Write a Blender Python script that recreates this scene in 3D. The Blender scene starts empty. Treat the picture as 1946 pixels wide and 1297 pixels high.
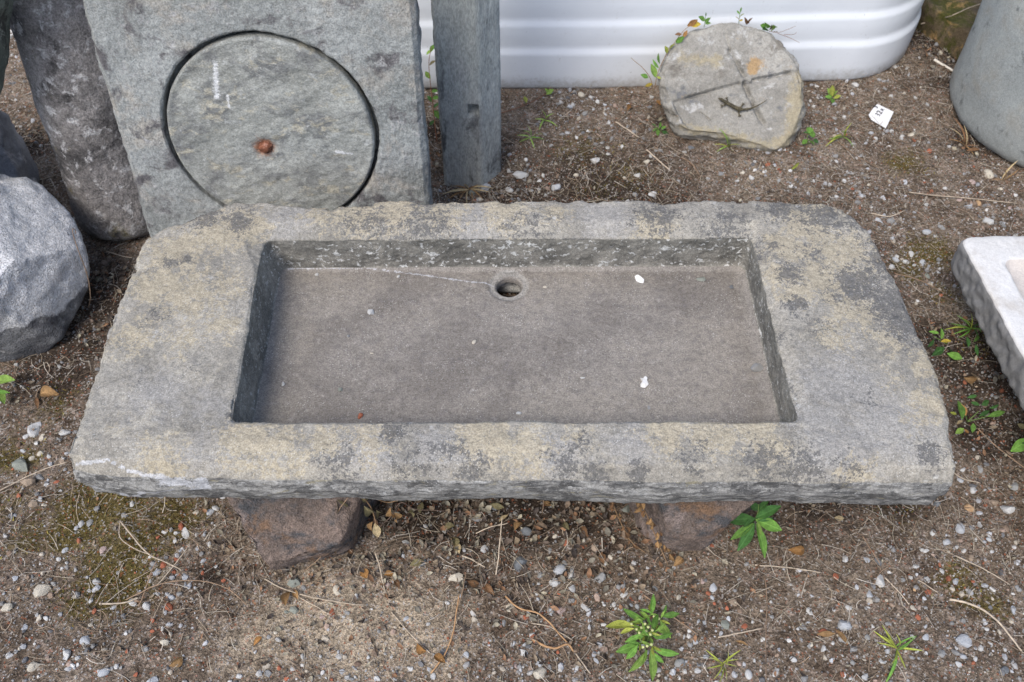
import bpy, math, random
import numpy as np
from mathutils import Matrix, Vector

# ------------------------------------------------------------------ camera, sky, sun, exposure
SC = bpy.context.scene
COL = SC.collection
random.seed(7)
RNG = np.random.default_rng(11)
R = math.radians
CAM_Z, PITCH, FPX = 1.52, R(52), 1743.0
cam = bpy.data.cameras.new('camera')
cam.sensor_width = 22.3
cam.lens = 22.3 * FPX / 1946
cam.clip_start, cam.clip_end = 0.02, 200
cam.dof.use_dof = True
cam.dof.focus_distance = 1.47
cam.dof.aperture_fstop = 4.5
camo = bpy.data.objects.new('camera', cam)
camo.location = (0, 0, CAM_Z)
camo.rotation_euler = (R(90) - PITCH, 0, 0)
COL.objects.link(camo)
SC.camera = camo

SUN_ELEV, SUN_AZ = R(54), R(-148)      # azimuth measured from +Y towards +X: high, left and a little behind the camera
world = bpy.data.worlds.new('World')
SC.world = world
world.use_nodes = True
wn = world.node_tree.nodes
sky = wn.new('ShaderNodeTexSky')
sky.sky_type = 'NISHITA'
sky.sun_disc = False
sky.sun_elevation = SUN_ELEV
sky.sun_rotation = SUN_AZ
sky.dust_density = 2.2
sky.air_density = 1.0
sky.ozone_density = 1.0
bg = wn['Background']
bg.inputs['Strength'].default_value = 0.14
world.node_tree.links.new(sky.outputs[0], bg.inputs['Color'])
sun = bpy.data.lights.new('sun', 'SUN')
sun.energy = 1.5
sun.angle = R(24)
sun.color = (1.0, 0.95, 0.87)
suno = bpy.data.objects.new('sun', sun)
sd = Vector((math.sin(SUN_AZ) * math.cos(SUN_ELEV), math.cos(SUN_AZ) * math.cos(SUN_ELEV), math.sin(SUN_ELEV)))
suno.rotation_euler = sd.to_track_quat('Z', 'Y').to_euler()
suno.location = (-2, -2, 5)
COL.objects.link(suno)
vs = SC.view_settings
vs.view_transform = 'Standard'
vs.look = 'None'
vs.exposure = 0.70
vs.gamma = 1.0
vs.use_curve_mapping = False

# ------------------------------------------------------------------ measuring helpers
FW = np.array((0, math.cos(PITCH), -math.sin(PITCH)))
UP = np.array((0, math.sin(PITCH), math.cos(PITCH)))
RT = np.array((1.0, 0, 0))
CAMP = np.array((0, 0, CAM_Z))


def ray(u, v):
    return FW + (u - 973) / FPX * RT - (v - 648.5) / FPX * UP


def at(u, v, z=0.0):
    """point of the place seen at photo position (u, v) on the level plane z"""
    d = ray(u, v)
    return CAMP + d * ((z - CAM_Z) / d[2])


def on_plane(u, v, p0, n):
    d = ray(u, v)
    return CAMP + d * (np.dot(np.asarray(p0) - CAMP, n) / np.dot(d, n))


def px_size(p):
    """metres per photo pixel at point p"""
    return np.dot(np.asarray(p) - CAMP, FW) / FPX


# ------------------------------------------------------------------ numpy noise
_G = RNG.normal(size=(4096, 3))
_G /= np.linalg.norm(_G, axis=1)[:, None]


def perlin(P, seed=0):
    P = np.asarray(P, float)
    I = np.floor(P).astype(np.int64)
    F = P - I
    U = F * F * F * (F * (F * 6 - 15) + 10)
    res = 0
    for dx in (0, 1):
        wx = U[:, 0] if dx else 1 - U[:, 0]
        for dy in (0, 1):
            wy = U[:, 1] if dy else 1 - U[:, 1]
            for dz in (0, 1):
                wz = U[:, 2] if dz else 1 - U[:, 2]
                h = ((I[:, 0] + dx) * 73856093) ^ ((I[:, 1] + dy) * 19349663) ^ ((I[:, 2] + dz) * 83492791) ^ (seed * 2654435)
                h = (h ^ (h >> 13)) & 4095
                g = _G[h]
                res = res + wx * wy * wz * (g[:, 0] * (F[:, 0] - dx) + g[:, 1] * (F[:, 1] - dy) + g[:, 2] * (F[:, 2] - dz))
    return res * 1.6


def fbm(P, scale, octs=4, seed=0, gain=0.5):
    P = np.asarray(P, float) * scale
    r, a = 0, 1.0
    for o in range(octs):
        r = r + a * perlin(P + 17.3 * o, seed + o)
        P = P * 2.03
        a *= gain
    return r


def sstep(a, b, x):
    t = np.clip((x - a) / (b - a), 0, 1)
    return t * t * (3 - 2 * t)


# ------------------------------------------------------------------ mesh helpers
def np_mesh(name, V, F, smooth=True, attrs=None, cols=None):
    """V (n,3), F list/array of equal-length faces (m,k) or a list of such arrays"""
    me = bpy.data.meshes.new(name)
    Fs = F if isinstance(F, list) else [F]
    Fs = [np.asarray(f, np.int32) for f in Fs if len(f)]
    me.vertices.add(len(V))
    me.vertices.foreach_set('co', np.asarray(V, np.float32).ravel())
    loops = np.concatenate([f.ravel() for f in Fs])
    counts = np.concatenate([np.full(len(f), f.shape[1], np.int32) for f in Fs])
    starts = np.concatenate([[0], np.cumsum(counts)[:-1]]).astype(np.int32)
    me.loops.add(len(loops))
    me.loops.foreach_set('vertex_index', loops)
    me.polygons.add(len(counts))
    me.polygons.foreach_set('loop_start', starts)
    me.polygons.foreach_set('loop_total', counts)
    me.polygons.foreach_set('use_smooth', np.full(len(counts), smooth, bool))
    me.update(calc_edges=True)
    me.validate()
    for k, a in (attrs or {}).items():
        at_ = me.attributes.new(k, 'FLOAT', 'POINT')
        at_.data.foreach_set('value', np.asarray(a, np.float32))
    if cols is not None:
        c = me.attributes.new('col', 'FLOAT_COLOR', 'POINT')
        c4 = np.ones((len(V), 4), np.float32)
        c4[:, :3] = cols
        c.data.foreach_set('color', c4.ravel())
    return me


def normals(V, F):
    Fs = F if isinstance(F, list) else [F]
    N = np.zeros_like(V)
    for f in Fs:
        f = np.asarray(f)
        a, b, c = V[f[:, 0]], V[f[:, 1]], V[f[:, 2]]
        n = np.cross(b - a, c - a)
        if f.shape[1] == 4:
            n = n + np.cross(c - a, V[f[:, 3]] - a)
        for k in range(f.shape[1]):
            np.add.at(N, f[:, k], n)
    return N / np.maximum(np.linalg.norm(N, axis=1), 1e-12)[:, None]


def link(name, me, mat=None, parent=None, loc=None):
    o = bpy.data.objects.new(name, me)
    COL.objects.link(o)
    if mat is not None and me is not None and len(me.materials) == 0:
        me.materials.append(mat)
    if parent is not None:
        o.parent = parent
    if loc is not None:
        o.location = loc
    return o


def tag(o, label=None, cat=None, group=None, kind=None):
    if label: o['label'] = label
    if cat: o['category'] = cat
    if group: o['group'] = group
    if kind: o['kind'] = kind
    return o


def rebase(V, base=None):
    """move the vertices so the origin is the base of the thing; returns (V, origin)"""
    b = np.array((V[:, 0].mean(), V[:, 1].mean(), V[:, 2].min())) if base is None else np.asarray(base, float)
    return V - b, b


def loft(rings, caps=(None, None), closed=False):
    """rings: list of (N,3). caps: points that close the first and the last ring"""
    n = len(rings[0])
    V = np.concatenate(rings)
    m = len(rings)
    i = np.arange(n)
    j = (i + 1) % n
    Fq = []
    for r in range(m if closed else m - 1):
        a, b = r * n, ((r + 1) % m) * n
        Fq.append(np.stack([a + i, a + j, b + j, b + i], 1))
    Fq = np.concatenate(Fq)
    Ft = []
    if caps[0] is not None:
        V = np.vstack([V, caps[0]])
        Ft.append(np.stack([j, i, np.full(n, len(V) - 1)], 1))
    if caps[1] is not None:
        V = np.vstack([V, caps[1]])
        Ft.append(np.stack([(m - 1) * n + i, (m - 1) * n + j, np.full(n, len(V) - 1)], 1))
    return V, ([Fq, np.concatenate(Ft)] if Ft else [Fq])


def between(A, B, k):
    """k rings going from A (left out) to B (included)"""
    return [A + (B - A) * t for t in np.linspace(0, 1, k + 1)[1:]]


def resample(P, n, closed=False):
    P = np.asarray(P, float)
    if closed:
        P = np.vstack([P, P[:1]])
    d = np.concatenate([[0], np.cumsum(np.linalg.norm(np.diff(P, axis=0), axis=1))])
    t = np.linspace(0, d[-1], n, endpoint=False) if closed else np.linspace(0, d[-1], n)
    return np.stack([np.interp(t, d, P[:, k]) for k in range(P.shape[1])], 1)


def smooth_ring(P, it=2):
    for _ in range(it):
        P = 0.5 * P + 0.25 * (np.roll(P, 1, 0) + np.roll(P, -1, 0))
    return P


def ico(sub):
    import bmesh
    bm = bmesh.new()
    bmesh.ops.create_icosphere(bm, subdivisions=sub, radius=1.0)
    V = np.array([v.co[:] for v in bm.verts])
    F = np.array([[v.index for v in f.verts] for f in bm.faces])
    bm.free()
    return V, F


ICO = {k: ico(k) for k in (1, 2, 3, 5, 6)}


def rotz(a):
    c, s = math.cos(a), math.sin(a)
    return np.array(((c, -s, 0), (s, c, 0), (0, 0, 1.0)))


def tube(pts, rad, sides=5, caps=True):
    P = np.asarray(pts, float)
    n = len(P)
    rad = np.full(n, rad) if np.isscalar(rad) else np.asarray(rad)
    T = np.gradient(P, axis=0)
    T /= np.maximum(np.linalg.norm(T, axis=1), 1e-9)[:, None]
    ref = np.array((0, 0, 1.0)) if abs(T[0][2]) < 0.9 else np.array((1.0, 0, 0))
    rings = []
    for k in range(n):
        a = np.cross(T[k], ref); a /= max(np.linalg.norm(a), 1e-9)
        b = np.cross(T[k], a)
        th = np.linspace(0, 2 * math.pi, sides, endpoint=False)
        rings.append(P[k] + rad[k] * (np.cos(th)[:, None] * a + np.sin(th)[:, None] * b))
    return loft(rings, (P[0], P[-1]) if caps else (None, None))


def join(parts):
    Vs, Fs, o = [], {}, 0
    for V, F in parts:
        Vs.append(V)
        for f in (F if isinstance(F, list) else [F]):
            f = np.asarray(f)
            Fs.setdefault(f.shape[1], []).append(f + o)
        o += len(V)
    return np.concatenate(Vs), [np.concatenate(f) for f in Fs.values()]


def spline(pts, n):
    """Catmull-Rom through the points"""
    P = np.asarray(pts, float)
    P = np.vstack([2 * P[0] - P[1], P, 2 * P[-1] - P[-2]])
    m = len(P) - 3
    out = []
    for t in np.linspace(0, m - 1e-6, n):
        i = int(t); f = t - i
        p0, p1, p2, p3 = P[i], P[i + 1], P[i + 2], P[i + 3]
        out.append(0.5 * (2 * p1 + (p2 - p0) * f + (2 * p0 - 5 * p1 + 4 * p2 - p3) * f * f + (3 * p1 - p0 - 3 * p2 + p3) * f ** 3))
    return np.array(out)


# ------------------------------------------------------------------ materials
def srgb(r, g, b):
    f = lambda c: (c / 12.92 if c <= 0.04045 else ((c + 0.055) / 1.055) ** 2.4)
    return tuple(f(x / 255.0) for x in (r, g, b))


class Mat:
    def __init__(self, name, rough=0.9, spec=0.25):
        self.m = bpy.data.materials.new(name)
        self.m.use_nodes = True
        self.nt = self.m.node_tree
        self.b = self.nt.nodes['Principled BSDF']
        self.b.inputs['Roughness'].default_value = rough
        self.b.inputs['Specular IOR Level'].default_value = spec
        self.tc = self.nt.nodes.new('ShaderNodeTexCoord')
        self.vec = self.tc.outputs['Object']

    def L(self, a, b):
        self.nt.links.new(a, b)

    def put(self, sock, v):
        if hasattr(v, 'is_output') or isinstance(v, bpy.types.NodeSocket):
            self.L(v, sock)
        elif isinstance(v, (tuple, list)) and len(v) == 3 and sock.type == 'RGBA':
            sock.default_value = (*v, 1)
        else:
            sock.default_value = v

    def stretch(self, sx, sy, sz, rot=(0, 0, 0)):
        n = self.nt.nodes.new('ShaderNodeMapping')
        n.inputs['Scale'].default_value = (sx, sy, sz)
        n.inputs['Rotation'].default_value = rot
        self.L(self.tc.outputs['Object'], n.inputs['Vector'])
        return n.outputs[0]

    def noise(self, scale, detail=4, rough=0.55, dist=0.0, vec=None):
        n = self.nt.nodes.new('ShaderNodeTexNoise')
        n.inputs['Scale'].default_value = scale
        n.inputs['Detail'].default_value = detail
        n.inputs['Roughness'].default_value = rough
        n.inputs['Distortion'].default_value = dist
        self.L(vec or self.vec, n.inputs['Vector'])
        return n.outputs['Fac']

    def voro(self, scale, out='Distance', feature='F1', vec=None, rand=1.0):
        n = self.nt.nodes.new('ShaderNodeTexVoronoi')
        n.feature = feature
        n.inputs['Scale'].default_value = scale
        n.inputs['Randomness'].default_value = rand
        self.L(vec or self.vec, n.inputs['Vector'])
        return n.outputs[out]

    def math(self, op, a, b=0.0, c=None):
        n = self.nt.nodes.new('ShaderNodeMath')
        n.operation = op
        self.put(n.inputs[0], a)
        self.put(n.inputs[1], b)
        if c is not None: self.put(n.inputs[2], c)
        return n.outputs[0]

    def mapr(self, v, a, b, c=0.0, d=1.0):
        n = self.nt.nodes.new('ShaderNodeMapRange')
        n.interpolation_type = 'SMOOTHSTEP'
        for k, x in enumerate((v, a, b, c, d)):
            self.put(n.inputs[k], x)
        return n.outputs[0]

    def mix(self, f, a, b, blend='MIX'):
        n = self.nt.nodes.new('ShaderNodeMixRGB')
        n.blend_type = blend
        self.put(n.inputs[0], f)
        self.put(n.inputs[1], a)
        self.put(n.inputs[2], b)
        return n.outputs[0]

    def attr(self, name, out='Fac'):
        n = self.nt.nodes.new('ShaderNodeAttribute')
        n.attribute_name = name
        return n.outputs[out]

    def sep(self, what):
        n = self.nt.nodes.new('ShaderNodeSeparateXYZ')
        self.L(self.vec, n.inputs[0])
        return n.outputs[what]

    def objrand(self):
        return self.nt.nodes.new('ShaderNodeObjectInfo').outputs['Random']

    def bump(self, h, strength=0.5, dist=0.002, prev=None):
        n = self.nt.nodes.new('ShaderNodeBump')
        n.inputs['Strength'].default_value = strength
        n.inputs['Distance'].default_value = dist
        self.L(h, n.inputs['Height'])
        if prev is not None: self.L(prev, n.inputs['Normal'])
        return n.outputs[0]

    def mask(self, name, k=0.9, scale=30, soft=0.12, detail=8, rough=0.7):
        """ragged edge for a patch (lichen, stain, painted light and shade) whose middle is the attribute"""
        v = self.math('ADD', self.math('MULTIPLY', self.attr(name), 0.85), self.math('MULTIPLY', self.math('SUBTRACT', self.noise(scale, detail, rough, 0.3), 0.5), k * 1.3))
        v = self.math('ADD', v, self.math('MULTIPLY', self.math('SUBTRACT', self.noise(scale * 4.3, 6, 0.75), 0.5), k * 1.3))
        return self.mapr(v, 0.5 - soft, 0.5 + soft)

    def grain(self, col, amt=0.35, scale=380, scale2=140):
        g = self.noise(scale, 2, 0.6)
        g2 = self.noise(scale2, 3, 0.6)
        s = self.math('ADD', self.math('MULTIPLY', g, 0.6), self.math('MULTIPLY', g2, 0.4))
        f = self.mapr(s, 0.30, 0.70, 1 - amt, 1 + amt)
        return self.mix(1.0, col, f, 'MULTIPLY')

    def crisp(self, name, s1, s2, a=0.75, k1=1.7, k2=1.3, soft=0.045):
        """hard-edged growth (lichen): the attribute says where it grows, two noises break it up"""
        v = self.math('MULTIPLY', self.attr(name), a)
        v = self.math('ADD', v, self.math('MULTIPLY', self.math('SUBTRACT', self.noise(s1, 9, 0.72, 0.5), 0.5), k1))
        v = self.math('ADD', v, self.math('MULTIPLY', self.math('SUBTRACT', self.noise(s2, 5, 0.7), 0.5), k2))
        return self.mapr(v, 0.5 - soft, 0.5 + soft)

    def done(self, col, nrm=None, rough=None):
        self.put(self.b.inputs['Base Color'], col)
        if nrm is not None: self.L(nrm, self.b.inputs['Normal'])
        if rough is not None: self.put(self.b.inputs['Roughness'], rough)
        return self.m


def rock_mat(name, c0, c1, patches=(), amt=0.3, big=7, bump=0.6, bdist=0.003, bscale=60, rough=0.92, stretch=None, gscale=380, speck=None, attrs=()):
    """patches: (colour, scale, threshold, softness); attrs: (attribute, colour, scale, k)"""
    m = Mat(name, rough)
    if stretch: m.vec = m.stretch(*stretch[:3], *stretch[3:])
    c = m.mix(m.mapr(m.noise(big, 8, 0.62, 0.3), 0.32, 0.68), c0, c1)
    for col, sc, th, so in patches:
        c = m.mix(m.mapr(m.noise(sc, 9, 0.68, 0.4), th - so, th + so), c, col)
    for nm, col, sc, k in attrs:
        c = m.mix(m.math('MULTIPLY', m.mask(nm, k, sc, 0.24), 0.93), c, col)
    c = m.grain(c, amt, gscale, gscale * 0.35)
    if speck:
        col, sc, th = speck
        c = m.mix(m.mapr(m.voro(sc), th, th * 0.5), c, col)
    h1 = m.noise(bscale, 8, 0.68)
    h2 = m.noise(gscale, 2, 0.6)
    n = m.bump(h1, bump, bdist * 2)
    n = m.bump(h2, bump, bdist * 0.35, n)
    return m.done(c, n)


def plain_mat(name, col, rough=0.8, var=0.25, scale=60, spec=0.3, trans=0.0):
    m = Mat(name, rough, spec)
    c = m.mix(m.mapr(m.noise(scale, 5, 0.6), 0.3, 0.7), tuple(x * (1 - var) for x in col), tuple(min(1, x * (1 + var)) for x in col))
    rnd = m.objrand()
    c = m.mix(1.0, c, m.mapr(rnd, 0, 1, 0.85, 1.15), 'MULTIPLY')
    if trans:
        m.b.inputs['Subsurface Weight'].default_value = trans
        m.b.inputs['Subsurface Radius'].default_value = (0.002, 0.002, 0.001)
    return m.done(c, m.bump(m.noise(scale * 4, 3), 0.3, 0.0006))

# ------------------------------------------------------------------ the ground
HEAP0 = at(967, 543, 0.205)


def gh(x, y):
    x = np.atleast_1d(np.asarray(x, float)); y = np.atleast_1d(np.asarray(y, float))
    P = np.stack([x, y, np.zeros_like(x)], 1)
    fade = np.clip(1.5 - 0.1 * np.hypot(x, y), 0, 1)
    heap = 0.200 * np.exp(-(((x - HEAP0[0]) / 0.10) ** 2 + ((y - HEAP0[1]) / 0.055) ** 2))      # soil and twigs packed under the drain hole
    return (0.012 * fbm(P, 2.3, 3, 5) + 0.0045 * fbm(P, 14, 3, 9) + 0.0022 * fbm(P, 60, 2, 3)) * fade + heap


def gz(p):
    return float(gh(p[0], p[1])[0])


def ground_at(u, v, up=0.0):
    p = at(u, v, 0)
    for _ in range(3):
        p = at(u, v, gz(p) + up)
    return p


def blobs(XY, lst, z=0.0):
    """field of soft round spots given as (u, v, radius in photo pixels[, strength])"""
    f = np.zeros(len(XY))
    for b in lst:
        p = at(b[0], b[1], z)
        r = b[2] * px_size(p)
        s = b[3] if len(b) > 3 else 1.0
        d2 = ((XY[:, 0] - p[0]) ** 2 + ((XY[:, 1] - p[1]) / 0.95) ** 2) / (r * r)
        f = np.maximum(f, s * np.exp(-d2 * 0.7))
    return f


MOSS = [(185, 965, 95), (230, 1050, 95), (220, 1100, 85), (60, 1010, 60, .7), (30, 870, 50, .8), (130, 1000, 60), (100, 765, 60, .6), (320, 990, 70, .9),
        (400, 980, 40, .6), (1720, 310, 45, .8), (1765, 480, 50, .9), (1730, 510, 40, .8), (1830, 1110, 60, .8), (1110, 290, 70, .6), (1200, 345, 60, .7), (1130, 365, 50, .7),
        (1690, 945, 80, .6), (1870, 1140, 45, .8), (20, 960, 60, .6), (1800, 560, 45, .6), (1850, 640, 60, .6), (1790, 30, 70, .8), (150, 1140, 60, .7)]
SAND = [(640, 1190, 130), (760, 1200, 110), (560, 1180, 90), (480, 1220, 80, .8), (830, 1240, 70, .8), (690, 1260, 90, .8), (1450, 330, 90, .45), (1600, 1120, 80, .35), (1300, 1130, 60, .3)]
SHADE_LITTER = [(800, 960, 110), (1000, 980, 110), (900, 1030, 70, .8), (1120, 1000, 80, .8), (1560, 960, 110, .8), (1700, 950, 80, .8), (1850, 700, 110), (1880, 820, 90), (1780, 640, 60, .9), (220, 560, 90),
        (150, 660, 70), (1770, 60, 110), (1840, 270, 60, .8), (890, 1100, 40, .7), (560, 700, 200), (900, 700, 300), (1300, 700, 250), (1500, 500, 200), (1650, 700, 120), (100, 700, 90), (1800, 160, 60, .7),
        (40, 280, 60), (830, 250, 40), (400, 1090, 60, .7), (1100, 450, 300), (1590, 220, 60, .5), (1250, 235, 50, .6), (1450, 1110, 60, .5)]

gx = np.concatenate([-np.geomspace(60, 1.56, 26)[:-1], np.linspace(-1.52, 1.52, 540), np.geomspace(1.56, 60, 26)[1:]])
gy = np.concatenate([-np.geomspace(60, 0.5, 24)[:-1] + 0.78, np.linspace(0.30, 2.75, 420), np.geomspace(2.8, 62, 24)])
GX, GY = np.meshgrid(gx, gy)
gxf, gyf = GX.ravel(), GY.ravel()
GV = np.stack([gxf, gyf, gh(gxf, gyf)], 1)
nx, ny = len(gx), len(gy)
ii = (np.arange(ny - 1)[:, None] * nx + np.arange(nx - 1)[None, :]).ravel()
GF = np.stack([ii, ii + 1, ii + 1 + nx, ii + nx], 1)
soil = Mat('soil', 0.97, 0.1)
c = soil.mix(soil.mapr(soil.noise(9, 9, 0.65, 0.4), 0.33, 0.67), (0.105, 0.077, 0.055), (0.212, 0.168, 0.127))
c = soil.mix(soil.mapr(soil.noise(34, 7, 0.7), 0.50, 0.66), c, (0.27, 0.215, 0.175))
c = soil.mix(soil.mapr(soil.noise(46, 7, 0.7, 0.6), 0.54, 0.68), c, (0.075, 0.05, 0.036))
c = soil.mix(soil.math('MULTIPLY', soil.mask('sand', 1.0, 16, 0.35), 0.8), c, (0.42, 0.345, 0.255))
c = soil.mix(soil.math('MULTIPLY', soil.mask('moss', 0.9, 24, 0.2), 0.85), c, (0.10, 0.078, 0.022))
c = soil.mix(soil.math('MULTIPLY', soil.mask('shade_litter', 0.6, 18, 0.25), 0.88), c, (0.036, 0.026, 0.020))  # shade under and between the stones painted into the soil, with dark litter
vc = soil.voro(330, 'Color')
sp = soil.nt.nodes.new('ShaderNodeSeparateColor'); soil.L(vc, sp.inputs[0])
c = soil.mix(1.0, c, soil.mapr(sp.outputs[0], 0, 1, 0.55, 1.45), 'MULTIPLY')
c = soil.mix(soil.math('MULTIPLY', soil.mapr(sp.outputs[1], 0.90, 0.94), 0.75), c, (0.42, 0.39, 0.36))
c = soil.mix(soil.math('MULTIPLY', soil.mapr(sp.outputs[2], 0.955, 0.975), 0.6), c, (0.30, 0.10, 0.05))
n = soil.bump(soil.noise(120, 6, 0.7), 0.9, 0.006)
n = soil.bump(soil.voro(330), 0.7, 0.002, n)
SOIL = soil.done(c, n)
GATT = {'sand': blobs(GV[:, :2], SAND), 'moss': blobs(GV[:, :2], MOSS), 'shade_litter': blobs(GV[:, :2], SHADE_LITTER)}
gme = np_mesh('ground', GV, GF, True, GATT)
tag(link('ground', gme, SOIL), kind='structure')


# ------------------------------------------------------------------ the big stone trough
ZT, ZB, ZF = 0.35, 0.20, 0.252
P2 = lambda lst, z: np.array([at(u, v, z) for u, v in lst])
front = [(122, 884), (170, 893), (300, 897), (520, 900), (800, 902), (1000, 903), (1250, 905), (1500, 906), (1700, 908), (1822, 907)]
right = [(1822, 907), (1816, 870), (1805, 835), (1797, 785), (1785, 735), (1764, 680), (1742, 640), (1722, 585), (1703, 545), (1688, 515), (1672, 485), (1655, 452), (1630, 425)]
rear = [(1630, 425), (1598, 404), (1560, 390), (1500, 387), (1400, 386), (1310, 388), (1262, 393), (1200, 386), (1100, 384), (1000, 386), (900, 386), (820, 388), (770, 386), (715, 388), (668, 393), (635, 399),
        (600, 399), (560, 393), (515, 388), (478, 387), (452, 386), (432, 391), (405, 402), (380, 410)]
left = [(380, 410), (345, 424), (305, 444), (280, 458), (267, 480), (256, 505), (250, 530), (243, 552), (233, 575), (220, 598), (207, 622), (200, 655), (190, 690), (175, 735), (160, 785), (143, 830), (128, 862), (122, 884)]
NS = (300, 150, 300, 150)
outline = np.concatenate([resample(P2(s, ZT - 0.012), k + 1)[:-1] for s, k in zip((front, right, rear, left), NS)])


def rounded_rect(corners, rad):
    """corner points in ring order FL, FR, RR, RL -> ring split like the outline, at the corner middles"""
    C = np.array(corners)
    mids, arcs = [], []
    for k in range(4):
        p, a, b = C[k], C[k - 1], C[(k + 1) % 4]
        ua = (a - p) / np.linalg.norm(a - p); ub = (b - p) / np.linalg.norm(b - p)
        th = math.acos(np.clip(ua @ ub, -1, 1))
        t = rad / math.tan(th / 2)
        bis = (ua + ub) / np.linalg.norm(ua + ub)
        cen = p + bis * rad / math.sin(th / 2)
        s, e = p + ua * t, p + ub * t
        pts = []
        for w in np.linspace(0, 1, 13):
            q = s * (1 - w) + e * w - cen
            pts.append(cen + q / np.linalg.norm(q) * rad)
        arcs.append(np.array(pts))
    out = []
    for k in range(4):
        seg = np.vstack([arcs[k][6:], arcs[(k + 1) % 4][:7]])
        out.append(resample(seg, NS[k] + 1)[:-1])
    return np.concatenate(out)


rim = rounded_rect([at(441, 803, ZT), at(1519, 800, ZT), at(1431, 441, ZT), at(499, 446, ZT)], 0.014)
f_rl, f_rr = at(535, 511, ZF), at(1414, 508, ZF)
f_l, f_r = at(481, 803, ZF), at(1480, 800, ZF)
fy = rim[:, 1].min() + 0.022
ext = lambda a, b: b + (b - a) * ((fy - b[1]) / (b[1] - a[1]))
flo = rounded_rect([ext(f_rl, f_l), ext(f_rr, f_r), f_rr, f_rl], 0.018)
HC = at(967, 541, ZF)
HR = 24 * px_size(HC)
dirs = flo - HC
ang = np.arctan2(dirs[:, 1], dirs[:, 0])
circ = np.stack([np.cos(ang), np.sin(ang), np.zeros_like(ang)], 1)
cx0 = outline.mean(0)


def inset(ring, d, z=None):
    T = np.roll(ring, -3, 0) - np.roll(ring, 3, 0)
    Nn = np.stack([T[:, 1], -T[:, 0], np.zeros(len(T))], 1)
    Nn /= np.maximum(np.linalg.norm(Nn, axis=1), 1e-9)[:, None]
    Nn = smooth_ring(Nn, 6)
    d = np.asarray(d) if not np.isscalar(d) else np.full(len(ring), d)
    o = ring - Nn * d[:, None]
    o = o.copy()
    if z is not None: o[:, 2] = z
    return o


rearw = np.maximum(sstep(rim[:, 1].max() - 0.10, rim[:, 1].max() - 0.01, rim[:, 1]), 0.55 * sstep(0.26, 0.36, rim[:, 0]) * sstep(rim[:, 1].min(), rim[:, 1].min() + .05, rim[:, 1]))      # worn, rounded rim along the back of the basin
frontw = sstep(outline[:, 1].min() + 0.12, outline[:, 1].min() + 0.02, outline[:, 1])
shy = lambda r_, a: r_ + np.outer(a, (0, 1.0, 0))
o_top = shy(inset(outline, 0.008, ZT - 0.001), 0.036 * frontw)
o_mid = outline.copy(); o_mid[:, 2] = ZT - 0.014 - 0.020 * frontw
o_md2 = shy(inset(outline, 0.003), 0.013 * frontw); o_md2[:, 2] = ZT - 0.004 - 0.004 * frontw
o_l1 = inset(outline, 0.000, ZT - 0.065)
o_l2 = shy(inset(outline, 0.010, ZB + 0.026), 0.008 * frontw)
o_bot = shy(inset(outline, 0.026, ZB), 0.018 * frontw)
o_in = inset(outline, 0.10, ZB)
r_out = inset(rim, -(0.004 + 0.03 * rearw), ZT)
r_edge = rim.copy(); r_edge[:, 2] = ZT - 0.003 - 0.012 * rearw
w_mid = r_edge * 0.55 + flo * 0.45 - np.outer(0.004 * (1 - rearw), (0, 0, 1))
f_edge = flo.copy(); f_edge[:, 2] = ZF + 0.004
f_in = inset(flo, 0.010, ZF)
h_out = HC + circ * (HR * 1.72)
h_rim = HC + circ * (HR * 1.12); h_rim[:, 2] = ZF - 0.004
h_in = HC + circ * HR; h_in[:, 2] = ZF - 0.010
h_low = HC + circ * (HR * 0.96); h_low[:, 2] = ZF - 0.020
h_bot = HC + circ * (HR * 1.9); h_bot[:, 2] = ZF - 0.022
rings, kind = [], []                                        # kind: 0 top, 1 outer side, 2 basin wall, 3 floor


def add(rs, k):
    rings.extend(rs); kind.extend([k] * len(rs))


add([h_bot], 3)
add(between(h_bot, o_in, 6), 1)
add(between(o_in, o_bot, 4), 1)
add(between(o_bot, o_l2, 10), 1)
add(between(o_l2, o_l1, 26), 1)
add(between(o_l1, o_mid, 14), 1)
add(between(o_mid, o_md2, 5), 0)
add(between(o_md2, o_top, 7), 0)
add(between(o_top, r_out, 52), 0)
add(between(r_out, r_edge, 8), 0)
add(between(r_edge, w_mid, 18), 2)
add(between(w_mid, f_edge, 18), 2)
add(between(f_edge, f_in, 4), 3)
add(between(f_in, h_out, 70), 3)
add(between(h_out, h_rim, 8), 3)
add(between(h_rim, h_in, 4), 3)
add(between(h_in, h_low, 10), 3)
TV, TF = loft(rings, closed=True)
TK = np.repeat(kind, len(outline))
N0 = normals(TV, TF)
side, wall, flr, top = (TK == 1) * 1.0, (TK == 2) * 1.0, (TK == 3) * 1.0, (TK == 0) * 1.0
edge_i = np.repeat(np.exp(-((np.arange(len(rings)) - kind.index(0) - 2) / 11.0) ** 2), len(outline))
d = 0.0035 * fbm(TV, 7, 3, 1) + 0.0016 * fbm(TV, 32, 3, 2) + 0.0009 * fbm(TV, 130, 3, 3)
d = d * (1 - 0.62 * flr)
Q = TV * np.array((1, 1, 2.2))
d += side * (0.0020 * fbm(Q, 9, 3, 21) + 0.0006 * fbm(TV * np.array((.6, .6, 2)), 45, 3, 22))
chip = np.clip(fbm(TV, 22, 4, 31) - 0.12, 0, 1)
frontv = np.tile(frontw, len(rings))
d -= edge_i * chip * 0.022 * (1 - 0.85 * frontv)
d -= edge_i * 0.0025 * np.abs(fbm(TV, 60, 3, 33)) * (1 - 0.6 * frontv)
d -= wall * 0.0011 * np.abs(fbm(TV * np.array((1, 1, .5)), 55, 3, 41))
hd = np.hypot(TV[:, 0] - HC[0], TV[:, 1] - HC[1])
d *= np.where((hd < HR * 1.9), 0.35, 1)
TV = TV + N0 * d[:, None]
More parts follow.
